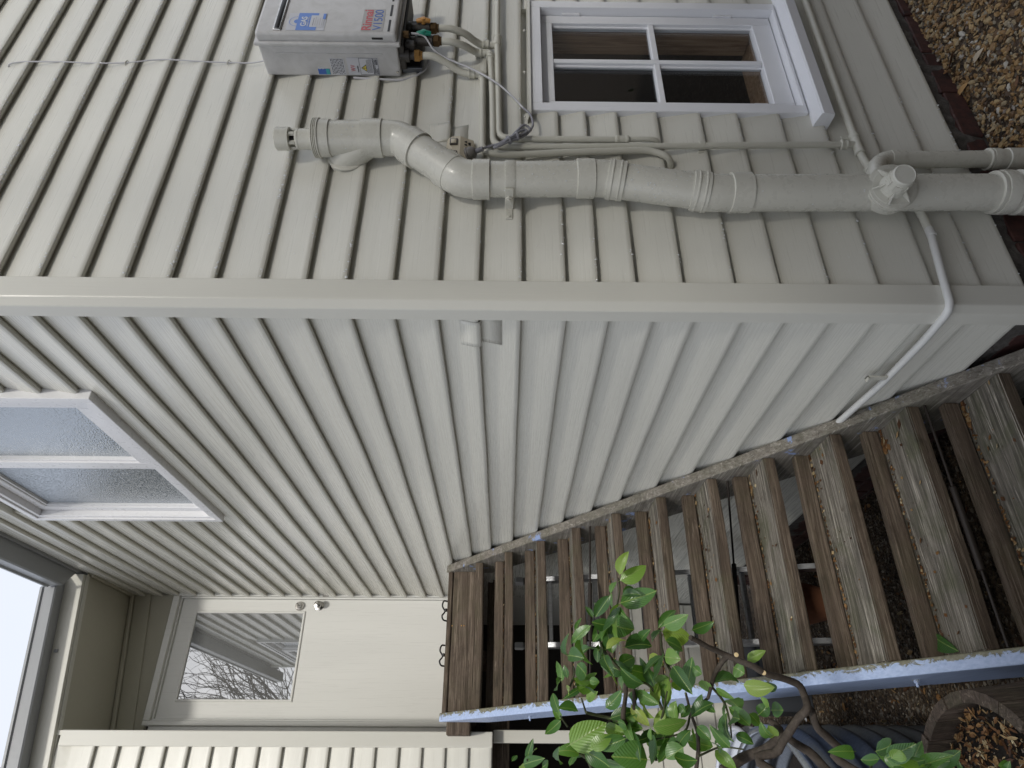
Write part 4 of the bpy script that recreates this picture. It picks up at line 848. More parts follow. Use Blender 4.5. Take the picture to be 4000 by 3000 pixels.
# ------------------------------------------------------------------ ladder under the steps
ld = thing('ladder', 'aluminium ladder leaning behind the timber steps', 'ladder', None, (-.40, 1.9, -1.7))
def lp(u, z): return Vector((-.165 - u * .365 - .045 * (-.1 - z) , 2.52 - .40 * (-.1 - z), z))
for u in (0, 1):
    a, b = lp(u, -.10), lp(u, -1.69); d = (b - a).normalized(); sx = Vector((.013, 0, 0)); sy = Vector((0, .034, 0))
    vs = [p + e1 * sx + e2 * sy for p in (a, b) for e1, e2 in ((-1, -1), (1, -1), (1, 1), (-1, 1))]
    part('rail', vs, [(0, 1, 2, 3), (7, 6, 5, 4), (0, 4, 5, 1), (1, 5, 6, 2), (2, 6, 7, 3), (3, 7, 4, 0)], ALU, ld)
    box('end_cap', a + Vector((-.016, -.037, -.004)), a + Vector((.016, .037, .045)), flat('white plastic cap', (.62, .62, .62), .4), ld, .004)
for i in range(6):
    z = -.26 - .25 * i; a, b = lp(0, z) - Vector((.014, 0, 0)), lp(1, z) + Vector((.014, 0, 0)); c = (a + b) / 2
    box('rung', (b.x, c.y - .018, z - .012), (a.x, c.y + .018, z + .012), ALU, ld, .004)
# things stored beneath and beside the steps
pt = tag(lathe('terracotta_pot', (-.36, 2.18, gz(-.3, 2.2)), (0, 0, 1), [(0, .085), (.18, .13), (.181, .142), (.22, .145), (.221, .125), (.05, .07)], TERRA, None, 30, 30, False), 'terracotta pot on the gravel under the steps', 'pot')
cb = thing('storage_crate', 'dark grey plastic crate on the ground under the top of the steps', 'crate', None, (-.68, 2.72, -1.55))
DG = flat('dark grey plastic', (.045, .05, .06), .4)
gz0 = gz(-.7, 2.7)
rbox('crate_body', (-.86, 2.57, gz0), (-.50, 2.87, gz0 + .28), .015, DG, cb, 2); rbox('crate_rim', (-.875, 2.555, gz0 + .281), (-.485, 2.885, gz0 + .305), .006, DG, cb, 2)
# ------------------------------------------------------------------ corrugated round raised bed
def bed(cx, cy, TR, TZ, H, nr, amp, wmat, rmat, label, inner=False):
    tk = thing('raised_garden_bed', label, 'garden bed', None, (cx, cy, -1.72)); prof = []; nz = nr * 8; sg = 128
    for i in range(nz + 1):
        t = i / nz; prof.append((t * H, TR + amp * math.cos(t * nr * 2 * PI)))
    vs, fs = [], []
    for d, r in prof:
        for k in range(sg): a = 2 * PI * k / sg; vs.append((cx + r * math.cos(a), cy + r * math.sin(a), TZ - d))
    for i in range(nz):
        for k in range(sg): a = i * sg + k; b = i * sg + (k + 1) % sg; fs.append((a, b, b + sg, a + sg))
    tw = part('corrugated_wall', vs, fs, wmat, tk, True); so = tw.modifiers.new('s', 'SOLIDIFY'); so.thickness = .002
    vs, fs = [], []
    for k in range(sg):
        a = 2 * PI * k / sg
        for (dr, dz) in ((-.012, -.006), (-.008, .006), (.006, .008), (.013, .0), (.012, -.014), (.008, -.014)): vs.append((cx + (TR + dr) * math.cos(a), cy + (TR + dr) * math.sin(a), TZ + dz + .004 * noise.noise(Vector((k * .3, cx, 0)))))
    for k in range(sg):
        for j in range(6): a = k * 6 + j; b = k * 6 + (j + 1) % 6; c_ = ((k + 1) % sg) * 6; fs.append((a, b, c_ + (j + 1) % 6, c_ + j))
    part('rim', vs, fs, rmat, tk, True)
    dz = .20 if not inner else .32
    vs = [(cx, cy, TZ - dz)] + [(cx + (TR - amp - .004) * math.cos(2 * PI * k / 96), cy + (TR - amp - .004) * math.sin(2 * PI * k / 96), TZ - dz + .02 * noise.noise(Vector((k, 0, 0)))) for k in range(96)]
    part('soil', vs, [(0, 1 + k, 1 + (k + 1) % 96) for k in range(96)], SOIL, tk)
bed(-1.618, 1.18, .595, -.93, .80, 10, .013, STEEL, metal_mat('bright rolled steel edge', (.62, .66, .72), .35), 'dark corrugated steel garden bed beside the half barrel')
bed(-1.44, 2.42, .49, -1.2, .54, 7, .012, flat('pale corrugated sheet', (.55, .58, .64), .4), flat('pale edge', (.60, .63, .70), .4), 'pale corrugated garden bed at the foot of the porch post', True)
# half barrel planter
hb = thing('half_barrel', 'old half barrel planter filled with bark mulch', 'planter', None, (-1.28, .22, -1.7))
BC, BR, BZ = Vector((-1.278, .218, 0)), .283, -1.10
NS = 24
for i in range(NS):
    a0, a1 = 2 * PI * i / NS + .004, 2 * PI * (i + 1) / NS - .004; vs, fs = [], []; jt = random.uniform(-.004, .004); rows = 6
    for j in range(rows + 1):
        t = j / rows; z = BZ - .62 * t + (jt if j == 0 else 0); rr = BR - .028 + .045 * math.sin(t * PI * .55)
        for (a, dr) in ((a0, 0), ((a0 + a1) / 2, .001), (a1, 0)): vs.append((BC.x + (rr + .028 + dr) * math.cos(a), BC.y + (rr + .028 + dr) * math.sin(a), z))
        for (a, dr) in ((a1, 0), ((a0 + a1) / 2, 0), (a0, 0)): vs.append((BC.x + (rr + dr) * math.cos(a), BC.y + (rr + dr) * math.sin(a), z))
    for j in range(rows):
        for k in range(6): p = j * 6 + k; q = j * 6 + (k + 1) % 6; fs.append((p, q, q + 6, p + 6))
    fs.append((5, 4, 3, 2, 1, 0)); fs.append(tuple(rows * 6 + k for k in range(6))); part('stave', vs, fs, BARR, hb)
lathe('hoop', (BC.x, BC.y, BZ - .16), (0, 0, -1), [(0, BR + .020), (.001, BR + .0225), (.040, BR + .0275), (.041, BR + .024)], flat('rusty hoop', (.05, .03, .02), .7), hb, 64, 35, False)
mz = BZ - .075
vs = [(BC.x, BC.y, mz + .01)] + [(BC.x + (BR - .02) * math.cos(2 * PI * k / 48), BC.y + (BR - .02) * math.sin(2 * PI * k / 48), mz) for k in range(48)]
part('potting_soil', vs, [(0, 1 + k, 1 + (k + 1) % 48) for k in range(48)], SOIL, hb)
inb = lambda x, y: (x - BC.x) ** 2 + (y - BC.y) ** 2 < (BR - .03) ** 2
mu = scatter('mulch', 2300, (BC.x - BR, BC.x + BR, BC.y - BR, BC.y + BR), (.005, .016), LITTER, 'bark mulch and dead leaves filling the half barrel', shape='leaf', keep=inb, zf=lambda x, y: mz + .010 + random.random() * .010)
mu2 = scatter('mulch_stones', 500, (BC.x - BR, BC.x + BR, BC.y - BR, BC.y + BR), (.003, .008), STONED, 'small stones among the barrel mulch', keep=inb, zf=lambda x, y: mz + .012)
# white plastic bag edge and stake between bed and steps
sk2 = tag(box('garden_stake', (-.008, -.10, -.002), (.008, .10, .002), flat('white painted stake', (.5, .52, .56), .5), None, .001), 'white garden stake lying on the leaf litter by the blue stringer', 'stake')
LEAVES = [((-0.7437, 0.1285, -0.2843), (-0.6918, 0.1016, -0.306), 0.025), ((-0.7494, 0.1624, -0.2903), (-0.7142, 0.1497, -0.3576), 0.038), ((-0.7873, 0.2437, -0.2995), (-0.7669, 0.1958, -0.3891), 0.049), ((-0.7992, 0.1091, -0.2547), (-0.8406, 0.1609, -0.2211), 0.0289), ((-0.7576, 0.1416, -0.2765), (-0.7871, 0.1375, -0.2594), 0.0188), ((-0.7477, 0.3063, -0.2882), (-0.7862, 0.3264, -0.2914), 0.0204), ((-0.8221, 0.313, -0.2746), (-0.8408, 0.3215, -0.345), 0.0719), ((-0.8365, 0.2758, -0.2671), (-0.8351, 0.247, -0.2231), 0.0327), ((-0.8199, 0.2654, -0.229), (-0.7886, 0.2771, -0.2112), 0.0147), ((-0.8425, 0.2528, -0.2203), (-0.8811, 0.2953, -0.1701), 0.0242), ((-0.9052, 0.3242, -0.167), (-0.8623, 0.2638, -0.1613), 0.0263), ((-0.8891, 0.3347, -0.19), (-0.8508, 0.3196, -0.2026), 0.0199), ((-0.9168, 0.2453, -0.1586), (-0.9268, 0.2128, -0.1936), 0.0346), ((-0.9581, 0.4002, -0.1526), (-0.9102, 0.3701, -0.1396), 0.0235), ((-0.9538, 0.3636, -0.1654), (-0.921, 0.3752, -0.1582), 0.0165), ((-0.8458, 0.2992, -0.1841), (-0.8106, 0.3127, -0.2039), 0.0132), ((-0.9723, 0.2992, -0.1801), (-0.9631, 0.3179, -0.2224), 0.0302), ((-0.9787, 0.3145, -0.1797), (-0.9905, 0.3563, -0.2342), 0.0384), ((-0.9737, 0.412, -0.2028), (-1.0022, 0.3964, -0.154), 0.0168), ((-1.039, 0.2783, -0.1809), (-1.0349, 0.2533, -0.1308), 0.0293), ((-1.0451, 0.4742, -0.1505), (-1.009, 0.4481, -0.1279), 0.0203), ((-1.0528, 0.4003, -0.1465), (-1.0851, 0.4033, -0.1051), 0.0261), ((-1.1086, 0.405, -0.1689), (-1.0599, 0.3666, -0.2611), 0.0692), ((-1.1173, 0.3735, -0.2186), (-1.0877, 0.3627, -0.2735), 0.0348), ((-0.8892, 0.2935, -0.3111), (-0.8788, 0.3196, -0.3894), 0.0422), ((-0.9253, 0.3373, -0.3013), (-0.9021, 0.3582, -0.3464), 0.0394), ((-0.9282, 0.3792, -0.3243), (-0.9448, 0.428, -0.4201), 0.0435), ((-0.8549, 0.294, -0.2683), (-0.9033, 0.2948, -0.2787), 0.0361), ((-0.8721, 0.348, -0.251), (-0.9101, 0.4079, -0.2512), 0.0201), ((-0.9055, 0.3776, -0.2682), (-0.9425, 0.4047, -0.2849), 0.037), ((-0.8692, 0.3122, -0.2652), (-0.9067, 0.3108, -0.2565), 0.0198), ((-0.8431, 0.323, -0.42), (-0.8538, 0.3347, -0.4973), 0.0535), ((-0.8512, 0.2013, -0.3974), (-0.8335, 0.1552, -0.4505), 0.0345), ((-0.8342, 0.3231, -0.4101), (-0.7837, 0.3329, -0.4658), 0.0268), ((-0.8684, 0.1654, -0.4578), (-0.8468, 0.1767, -0.5166), 0.0261), ((-0.915, 0.2676, -0.4069), (-0.9237, 0.2441, -0.4413), 0.0382), ((-0.9938, 0.2862, -0.4545), (-0.9154, 0.2621, -0.4764), 0.0393), ((-0.8953, 0.3633, -0.3883), (-0.924, 0.3429, -0.4183), 0.0319), ((-0.8697, 0.2888, -0.3558), (-0.8528, 0.2419, -0.3705), 0.0228), ((-0.97, 0.3712, -0.3976), (-0.9543, 0.348, -0.4319), 0.033), ((-0.97, 0.4084, -0.4485), (-0.9536, 0.4375, -0.4858), 0.0269), ((-0.9694, 0.3203, -0.5401), (-0.9622, 0.3559, -0.6185), 0.0338), ((-0.9778, 0.2794, -0.6009), (-0.9872, 0.2501, -0.6678), 0.0378), ((-0.9848, 0.3527, -0.3458), (-1.0195, 0.3346, -0.3943), 0.0293), ((-1.0315, 0.2875, -0.2512), (-0.9948, 0.2583, -0.29), 0.0311), ((-1.0159, 0.3735, -0.3299), (-1.0668, 0.375, -0.3735), 0.0293), ((-1.0729, 0.2749, -0.3627), (-1.0596, 0.2963, -0.4537), 0.0396), ((-1.05, 0.3238, -0.4444), (-1.0179, 0.342, -0.4739), 0.0189), ((-1.0437, 0.4553, -0.4188), (-1.0281, 0.4359, -0.4679), 0.0437), ((-1.045, 0.3546, -0.4788), (-1.0139, 0.3376, -0.5352), 0.0288), ((-1.0195, 0.3813, -0.5856), (-1.0632, 0.4141, -0.6466), 0.0327), ((-1.0389, 0.3725, -0.6582), (-1.0134, 0.3671, -0.6867), 0.0356), ((-1.0299, 0.4555, -0.6618), (-1.0568, 0.4716, -0.692), 0.0304), ((-1.0563, 0.353, -0.6546), (-1.0885, 0.3894, -0.6936), 0.0255), ((-1.1426, 0.3609, -0.3576), (-1.1359, 0.3416, -0.2657), 0.0655), ((-1.1335, 0.5268, -0.392), (-1.1114, 0.5149, -0.4786), 0.0306), ((-1.1021, 0.4087, -0.4213), (-1.1213, 0.3802, -0.4426), 0.0453), ((-1.1134, 0.3844, -0.4415), (-1.0747, 0.368, -0.4751), 0.0351), ((-1.1362, 0.3063, -0.413), (-1.1455, 0.3207, -0.4703), 0.0365), ((-1.1524, 0.4605, -0.0507), (-1.1386, 0.4163, -0.1038), 0.0278), ((-1.1419, 0.4532, -0.0597), (-1.0937, 0.4221, -0.0748), 0.018), ((-1.1586, 0.4746, -0.1003), (-1.143, 0.4534, -0.1165), 0.0197), ((-1.1443, 0.4733, -0.0206), (-1.1306, 0.4845, -0.0342), 0.0132), ((-1.1518, 0.3181, -0.143), (-1.119, 0.2634, -0.1289), 0.0182), ((-1.1543, 0.4708, -0.1726), (-1.1243, 0.4907, -0.194), 0.0246), ((-1.1, 0.3391, -0.3664), (-1.0727, 0.3196, -0.3655), 0.0172), ((-0.9162, 0.3087, -0.6309), (-0.896, 0.282, -0.6731), 0.0276), ((-0.9385, 0.2692, -0.5794), (-0.9541, 0.263, -0.6028), 0.038), ((-0.9666, 0.2874, -0.4993), (-0.9911, 0.3094, -0.5192), 0.0317), ((-0.9845, 0.2817, -0.5304), (-1.0104, 0.2865, -0.5749), 0.0173), ((-0.8666, 0.3233, -0.3898), (-0.849, 0.2745, -0.4065), 0.0265), ((-0.8737, 0.2802, -0.417), (-0.8915, 0.3093, -0.4666), 0.0357), ((-0.9405, 0.2587, -0.4752), (-0.9581, 0.2464, -0.4901), 0.0283), ((-0.9993, 0.4095, -0.2167), (-0.9853, 0.3799, -0.2449), 0.0266), ((-0.9723, 0.2509, -0.2101), (-0.9777, 0.2487, -0.234), 0.0217), ((-1.001, 0.3851, -0.33), (-0.9831, 0.3422, -0.3426), 0.023), ((-1.0209, 0.3087, -0.4387), (-1.0395, 0.306, -0.4533), 0.0252), ((-1.0598, 0.451, -0.3109), (-1.0466, 0.4379, -0.3594), 0.0368), ((-1.0886, 0.4721, -0.4081), (-1.0764, 0.4379, -0.4486), 0.0402), ((-1.114, 0.3664, -0.4521), (-1.1391, 0.3936, -0.411), 0.041), ((-1.0933, 0.481, -0.4903), (-1.1093, 0.4858, -0.561), 0.0437), ((-1.0699, 0.3146, -0.4804), (-1.101, 0.3018, -0.5072), 0.028), ((-1.0141, 0.3523, -0.5122), (-1.0365, 0.3401, -0.5385), 0.0194), ((-1.1164, 0.4786, -0.218), (-1.1319, 0.5153, -0.1835), 0.03), ((-1.1431, -0.0331, -0.7858), (-1.1198, -0.0649, -0.809), 0.02), ((-1.1611, -0.0225, -0.7767), (-1.1389, -0.0239, -0.7636), 0.0175), ((-1.1591, -0.0238, -0.7882), (-1.1492, -0.0425, -0.8327), 0.0225), ((-1.1609, -0.0231, -0.8368), (-1.151, -0.0461, -0.8807), 0.025), ((-1.1587, -0.0247, -0.8738), (-1.1332, -0.0583, -0.9001), 0.0275), ((-1.1602, -0.0249, -1.0102), (-1.1584, -0.0324, -0.9828), 0.0175), ((-0.9901, 0.3114, -0.6891), (-0.9705, 0.2928, -0.6629), 0.0223), ((-1.0219, 0.4458, -0.7202), (-1.024, 0.4189, -0.7431), 0.0371), ((-1.031, 0.2395, -0.6422), (-1.0084, 0.2623, -0.6341), 0.0182), ((-1.0576, 0.4573, -0.708), (-1.0852, 0.5127, -0.7406), 0.0302), ((-1.1506, -0.0297, -0.9084), (-1.164, 0.0144, -0.9463), 0.015), ((-1.1702, -0.019, -1.0033), (-1.1507, -0.0528, -0.9955), 0.015)]
BRANCHES = [([(-1.75, 0.05, -1.72), (-1.45, 0.2, -1.2), (-1.1687, 0.3881, -0.6813), (-1.1176, 0.3811, -0.697), (-1.0558, 0.3158, -0.7333), (-1.0318, 0.2861, -0.7511), (-1.0015, 0.3012, -0.7591), (-0.973, 0.2917, -0.7416), (-0.9558, 0.2476, -0.6562), (-0.9345, 0.2375, -0.6099), (-0.9126, 0.2592, -0.5645), (-0.894, 0.2381, -0.5145), (-0.8814, 0.1997, -0.4601)], 0.0125, 0.0065, 1), ([(-1.75, 0.05, -1.72), (-1.4, 0.15, -1.3), (-1.1624, 0.429, -0.9022), (-1.1103, 0.4217, -0.8698), (-1.073, 0.3716, -0.8096), (-1.0358, 0.3345, -0.7808), (-1.0204, 0.3584, -0.7801)], 0.012, 0.009, 1), ([(-1.1623, 0.5703, -0.6014), (-1.1284, 0.5729, -0.6751), (-1.107, 0.5311, -0.7237), (-1.0747, 0.4965, -0.7553), (-1.0427, 0.5108, -0.7347)], 0.016, 0.009, 1), ([(-1.0709, 0.5157, -0.7534), (-1.1166, 0.5646, -0.8455), (-1.1667, 0.5646, -0.892)], 0.011, 0.013, 1), ([(-0.9147, 0.2637, -0.5654), (-0.9451, 0.3047, -0.5425), (-0.979, 0.2957, -0.5233), (-1.0083, 0.2974, -0.5107)], 0.007, 0.004, 1), ([(-1.1253, 0.4349, -0.3456), (-1.0773, 0.4299, -0.3308), (-1.0139, 0.3639, -0.3375), (-0.9638, 0.3192, -0.3285)], 0.0085, 0.004, 1), ([(-1.1747, 0.4637, -0.3522), (-1.1246, 0.4574, -0.3495), (-1.0788, 0.402, -0.3262), (-1.0488, 0.369, -0.3055), (-0.9864, 0.3654, -0.3174), (-0.9463, 0.3491, -0.3121), (-0.9066, 0.2915, -0.266)], 0.0095, 0.0035, 1), ([(-1.0347, 0.383, -0.2121), (-1.0434, 0.4106, -0.2634), (-1.0582, 0.39, -0.3049), (-1.0796, 0.3869, -0.3237)], 0.004, 0.005, 0), ([(-0.7326, 0.2058, -0.2936), (-0.7564, 0.2426, -0.3002), (-0.8066, 0.2432, -0.2844), (-0.8378, 0.2461, -0.2646)], 0.002, 0.003, 0), ([(-0.8499, 0.2747, -0.2405), (-0.8698, 0.3093, -0.2495), (-0.9001, 0.298, -0.2583), (-0.9484, 0.3104, -0.3045)], 0.002, 0.0045, 0), ([(-1.0288, 0.3779, -0.411), (-0.9745, 0.3694, -0.3846), (-0.962, 0.3335, -0.343)], 0.004, 0.0025, 0), ([(-1.1295, 0.4839, -0.3073), (-1.0885, 0.4831, -0.2947), (-1.0528, 0.4334, -0.278)], 0.006, 0.005, 1), ([(-1.1689, 0.4591, -0.4998), (-1.0898, 0.4358, -0.5107), (-1.0471, 0.3821, -0.4881), (-0.9915, 0.3343, -0.4659)], 0.006, 0.003, 1), ([(-0.8518, 0.2746, -0.4032), (-0.8928, 0.3214, -0.4143), (-0.9306, 0.3145, -0.4239), (-0.9633, 0.318, -0.4418)], 0.003, 0.004, 0), ([(-0.9073, 0.3087, -0.1868), (-0.8753, 0.313, -0.1886)], 0.002, 0.0018, 0), ([(-1.0036, 0.3649, -0.1998), (-1.0331, 0.405, -0.2145)], 0.002, 0.003, 0), ([(-0.9308, 0.3225, -0.178), (-0.9463, 0.3545, -0.1832), (-0.9783, 0.3444, -0.1689)], 0.002, 0.003, 0), ([(-1.0428, 0.3882, -0.1459), (-1.0648, 0.4239, -0.1661)], 0.002, 0.003, 0), ([(-1.1078, 0.4261, -0.1646), (-1.1331, 0.4635, -0.2094), (-1.1544, 0.4466, -0.2548)], 0.003, 0.005, 0), ([(-1.0023, 0.3615, -0.5283), (-1.032, 0.4021, -0.4919), (-1.0783, 0.4005, -0.4644), (-1.0975, 0.3969, -0.3775)], 0.004, 0.002, 0), ([(-0.9736, 0.3447, -0.537), (-1.0185, 0.3935, -0.5832), (-1.0908, 0.4068, -0.5907)], 0.004, 0.002, 0), ([(-1.1433, 0.445, -0.3971), (-1.1034, 0.4447, -0.392), (-1.0526, 0.386, -0.407), (-0.9892, 0.3333, -0.4182)], 0.004, 0.002, 0), ([(-1.17, 0.4619, -0.2316), (-1.133, 0.4634, -0.2155), (-1.1131, 0.4229, -0.2003)], 0.004, 0.002, 0), ([(-1.1325, 0.4378, -0.5054), (-1.1106, 0.4475, -0.5688), (-1.1166, 0.4217, -0.621)], 0.003, 0.002, 0), ([(-1.1707, 0.4637, -0.0568), (-1.1547, 0.4772, -0.0633), (-1.1422, 0.4411, -0.0593)], 0.003, 0.002, 0), ([(-1.1712, -0.0162, -0.7324), (-1.1508, -0.0053, -0.7453), (-1.1434, -0.0385, -0.7409)], 0.003, 0.002, 0), ([(-1.1747, -0.0152, -0.8596), (-1.1625, 0.0007, -0.851), (-1.159, -0.0299, -0.817)], 0.003, 0.002, 0)]
CUTS = [((-0.9156, 0.2236, -0.5764),), ((-0.9542, 0.2456, -0.6454),)]
GROUND_LEAVES = [((-0.7904, 0.6643, -1.3521), (-0.8502, 0.5659, -1.3521), 0.05, 'bright green lemon leaf lying on a low tread near the blue stringer'), ((2.1458, 0.5805, -1.6), (1.9768, 0.5925, -1.6), 0.03, 'pale pink leaf lying on the ochre gravel'), ((0.9582, 0.0021, -1.62), (0.9492, -0.0584, -1.62), 0.03, 'tan dry leaf on the gravel close to the brick footing'), ((0.9868, -0.107, -1.62), (0.9836, -0.1666, -1.62), 0.03, 'pale leaf lying on the gravel away from the wall')]
sk2.location = (-0.812, 2.714, -1.680); sk2.rotation_euler = (0, 0, -3.814); sk2.scale = (1, 1.38, 1)
# ------------------------------------------------------------------ lemon tree
lt = thing('lemon_tree', 'leafy lemon tree reaching across the blue stringer and steps', 'lemon tree', None, (-1.75, .05, -1.72))
def leaf_mesh(i):
    rnd = random.Random(i); n, mm = 9, 4; vs, fs = [], []; curl = rnd.uniform(.04, .20) * (1 if i % 3 else -1); fold = rnd.uniform(.05, .30); tw = rnd.uniform(-.5, .5); asym = rnd.uniform(.9, 1.1); bend = rnd.uniform(-.10, .10)
    for a in range(n + 1):
        t = a / n; wd = (math.sin(PI * min(1, t ** .82)) ** .70) * (1 - .15 * t) if 0 < t < 1 else .012
        for b in range(-mm, mm + 1):
            u = b / mm; yv = u * .5 * wd * (asym if u > 0 else 2 - asym); z = curl * (4 * t * (1 - t)) - curl * .4 * t + fold * abs(u) ** 1.3 * wd * .5 + .018 * math.sin(t * 26 + abs(u) * 2) * abs(u) * wd
            ang = tw * t; y2 = yv * math.cos(ang) - z * math.sin(ang) * .3; z2 = z + yv * math.sin(ang) * .8
            vs.append((t, y2 + bend * 4 * t * (1 - t), z2))
    w_ = 2 * mm + 1
    for a in range(n):
        for b in range(w_ - 1): k = a * w_ + b; fs.append((k, k + 1, k + w_ + 1, k + w_))
    b0 = len(vs); vs += [(-.10, -.008, 0), (-.10, .008, 0), (.01, .010, .004), (.01, -.010, .004)]; fs.append((b0, b0 + 1, b0 + 2, b0 + 3))
    me = mesh('leaf', vs, fs, True); me.materials.append(LEAF); return me
LM = [leaf_mesh(i) for i in range(9)]
def put_leaf(base, tip, width, nrm, parent, k=None):
    base, tip = Vector(base), Vector(tip); X = tip - base; L = X.length; X.normalize(); nrm = Vector(nrm); Z = (nrm - X * nrm.dot(X)).normalized(); Y = Z.cross(X)
    o = bpy.data.objects.new('leaf', LM[k if k is not None else random.randrange(len(LM))]); C.objects.link(o)
    mt = Matrix.Identity(4)
    for i in range(3): mt[i][0] = X[i] * L; mt[i][1] = Y[i] * width; mt[i][2] = Z[i] * L * .9; mt[i][3] = base[i]
    o.matrix_world = mt
    if parent is not None: o.parent = parent; o.matrix_parent_inverse = Matrix.Translation(-world_loc(parent))
    return o
for (b, t_, w_) in LEAVES:
    c = (Vector(b) + Vector(t_)) / 2; n_ = (CAM - c).normalized() * .85 + Vector((random.gauss(0, .25), random.gauss(0, .25), .40 + random.gauss(0, .22)))
    put_leaf(b, t_, w_ * 1.12, n_, lt)
tips = []
for (pts, r0, r1, kind) in BRANCHES:
    sp = smooth_path(pts, 5); n = len(sp)
    sp = [p + Vector((noise.noise(p * 18), noise.noise(p * 18 + Vector((5, 0, 0))), noise.noise(p * 18 + Vector((0, 7, 0))))) * min(.004, r0 * .4) for p in sp]
    tube('trunk' if kind == 2 else 'branch' if kind == 1 else 'twig', sp, [(r0 + (r1 - r0) * i / (n - 1)) * (1 + .12 * noise.noise(p * 40)) for i, p in enumerate(sp)], BARK if kind else TWIG, lt, 8, 80)
    if kind == 0 or r1 < .003: tips += [(sp[i], (sp[min(i + 1, n - 1)] - sp[max(i - 1, 0)]).normalized()) for i in range(n // 3, n)]
for (p,) in CUTS: lathe('pruned_stub', Vector(p), CAM - Vector(p), [(0, .0055), (.012, .0055), (.0125, .0001)], flat('fresh cut wood', (.55, .42, .22), .6), lt, 12)
rl = random.Random(4)
def inview(p):
    d = p - CAM; z = d.dot(F_); return 2000 - FOC * d.dot(V_) / z, 1500 - FOC * d.dot(R_) / z
cnt = 0
while cnt < 95:
    p, d = rl.choice(tips); dr = (d * rl.uniform(.2, 1) + Vector((rl.gauss(0, .6), rl.gauss(0, .6), rl.gauss(0, .55)))).normalized(); L = rl.uniform(.04, .085)
    b = p + dr * .004 + Vector((rl.gauss(0, .01), rl.gauss(0, .03), rl.gauss(0, .01))); put_leaf(b, b + dr * L, L * rl.uniform(.42, .6), Vector((rl.gauss(0, .5), rl.gauss(0, .4) - .6, .8)), lt); cnt += 1
for (b, t_, w_, nm) in GROUND_LEAVES:
    o = put_leaf(b, t_, w_, (0, -.3, 1), None, 4); o.name = 'fallen_leaf'
    if 'green' not in nm: o.data = o.data.copy(); o.data.materials.clear(); o.data.materials.append(flat('dry leaf', (.55, .36, .30) if 'pink' in nm else (.42, .25, .10) if 'tan' in nm else (.45, .38, .28), .7))
    tag(o, nm, 'leaf')
# ------------------------------------------------------------------ behind the photographer: a fence added to shade the walls, and a bare tree
OLDF = wood('old dark palings', (.03, .026, .022), (.06, .052, .045), (.10, .09, .08), 'z', .2)
fc = thing('added_shade_fence', 'unseen paling fence added behind the camera to shade the lower walls', 'fence', None, (0, -3.4, -1.72))
pmesh = None
for i in range(56):
    x = -3.6 + .135 * i
    if pmesh is None: q = box('paling', (x, -3.42, -1.75), (x + .122, -3.40, .10), OLDF, fc, .002); pmesh = q.data; q0 = q
    else: q = q0.copy(); C.objects.link(q); q.parent = fc; q.location = q0.location + Vector((.135 * i, random.uniform(-.004, .004), random.uniform(-.012, .012)))
for z in (-1.4, -.25): box('rail', (-3.6, -3.47, z), (4.0, -3.421, z + .08), STRG, fc, .002)
bt_ = thing('bare_tree', 'tall bare winter tree beyond the yard, seen mirrored in the door glass', 'tree', None, (-2.2, -7.5, -1.7))
tv, tf = [], []; rt = random.Random(11)
def grow(p, d, L, r, dep):
    if dep == 0 or r < .0035: return
    n = 4; pts = [p]; q = p
    for i in range(n): d = (d + Vector((rt.gauss(0, .10), rt.gauss(0, .10), rt.gauss(.02, .08)))).normalized(); q = q + d * L / n; pts.append(q)
    tube_geo(pts, [r * (1 - .35 * i / n) for i in range(n + 1)], 4 if r < .03 else 7, False, tv, tf)
    for _ in range(2 if dep < 7 else 3):
        grow(q, (d + Vector((rt.gauss(0, .42), rt.gauss(0, .42), rt.gauss(.12, .30)))).normalized(), L * rt.uniform(.66, .88), r * rt.uniform(.55, .70), dep - 1)
    if dep > 2: grow(pts[2], (d + Vector((rt.gauss(0, .6), rt.gauss(0, .6), rt.gauss(.1, .3)))).normalized(), L * .6, r * .42, dep - 2)
tube('trunk', [(-2.2, -7.5, -1.75), (-2.15, -7.5, -.6), (-2.0, -7.45, .6)], [.20, .16, .14], BARK, bt_, 14)
grow(Vector((-2.0, -7.45, .55)), Vector((.35, .1, 1)).normalized(), 1.7, .13, 9)
part('crown', tv, tf, BARK, bt_, True)

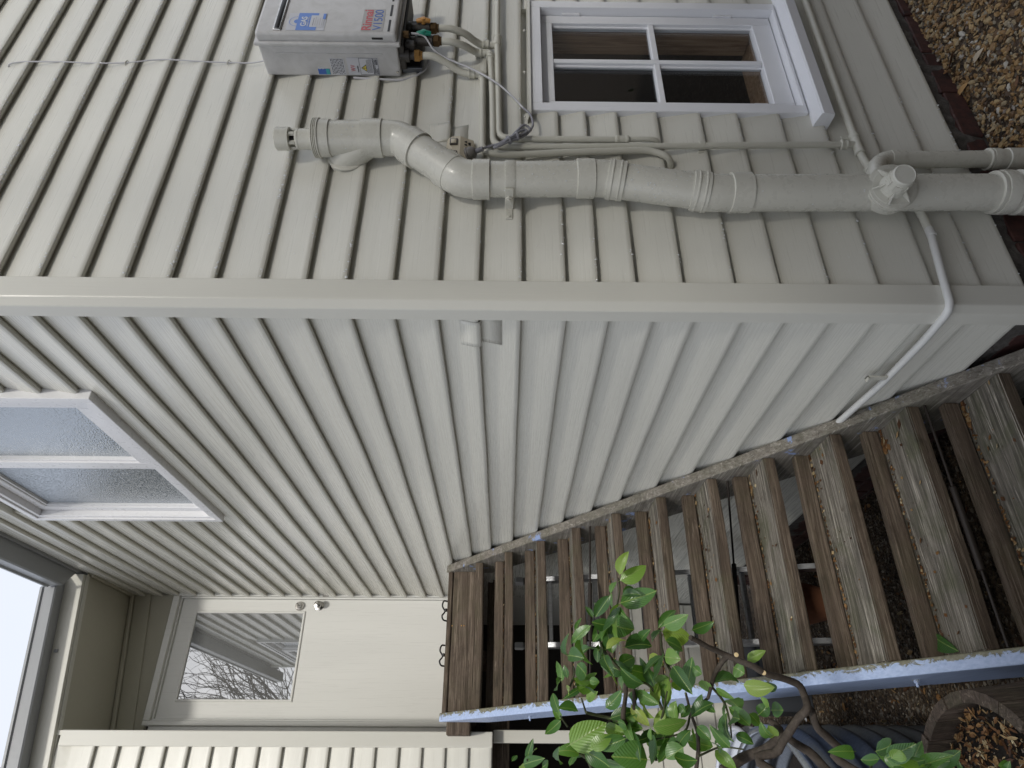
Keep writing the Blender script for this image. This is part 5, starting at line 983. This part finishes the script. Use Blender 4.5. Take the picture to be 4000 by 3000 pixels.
FOLI = island('dark evergreen foliage', [(0, (.02, .035, .012)), (.5, (.04, .075, .022)), (1, (.07, .12, .03))], .6)
def hedge():  # out of view, added to block sun and low sky from the lower walls
    t = thing('added_shade_hedge', 'unseen evergreen hedge added behind the fence to keep sun off the lower walls', 'hedge', None, (.5, -4.6, -1.72))
    vs, fs = [], []; r_ = random.Random(2)
    top = lambda x: 2.95 + .35 * noise.noise(Vector((x * .9, 0, 3))) + .15 * noise.noise(Vector((x * 3, 0, 3)))
    for _ in range(15000):
        x = r_.uniform(-4.5, 6.5); z = -1.6 + (top(x) + 1.6) * r_.random() ** .8; y = -4.6 + r_.gauss(0, .28) * (1.0 if z < 2.6 else .8); z += r_.gauss(0, .06); s_ = r_.uniform(.04, .10)
        a = Vector((r_.gauss(0, 1), r_.gauss(0, 1), r_.gauss(0, 1))).normalized(); b = a.cross(Vector((r_.gauss(0, 1), r_.gauss(0, 1), r_.gauss(0, 1)))).normalized(); p = Vector((x, y, z)); k = len(vs)
        vs += [p + a * s_, p + b * s_ * .5, p - a * s_, p - b * s_ * .5]; fs.append((k, k + 1, k + 2, k + 3))
    me = bpy.data.meshes.new('foliage'); me.from_pydata([tuple(v) for v in vs], [], fs); o = link('foliage', me, None, FOLI); o.parent = t; o.location = -t.location; o['kind'] = 'stuff'
    for i in range(6): tube('stem', [(-3.6 + 1.7 * i, -4.6, -1.75), (-3.5 + 1.7 * i, -4.55, .2), (-3.6 + 1.7 * i, -4.6, 2.2)], [.05, .04, .015], BARK, t, 8)
    vs, fs = [], []; n = 44
    for i in range(n + 1):
        x = -4.3 + 10.6 * i / n
        for (y, z) in ((-4.75, -1.7), (-4.45, -1.7), (-4.42, top(x) - .5), (-4.6, top(x) - .25), (-4.78, top(x) - .5)): vs.append((x, y + .06 * noise.noise(Vector((x * 2, z, 0))), z))
    for i in range(n):
        for k in range(5): a = i * 5 + k; b = i * 5 + (k + 1) % 5; fs.append((a, b, b + 5, a + 5))
    part('inner_growth', vs, fs, flat('dense dark hedge interior', (.012, .018, .008), .9), t)
hedge()
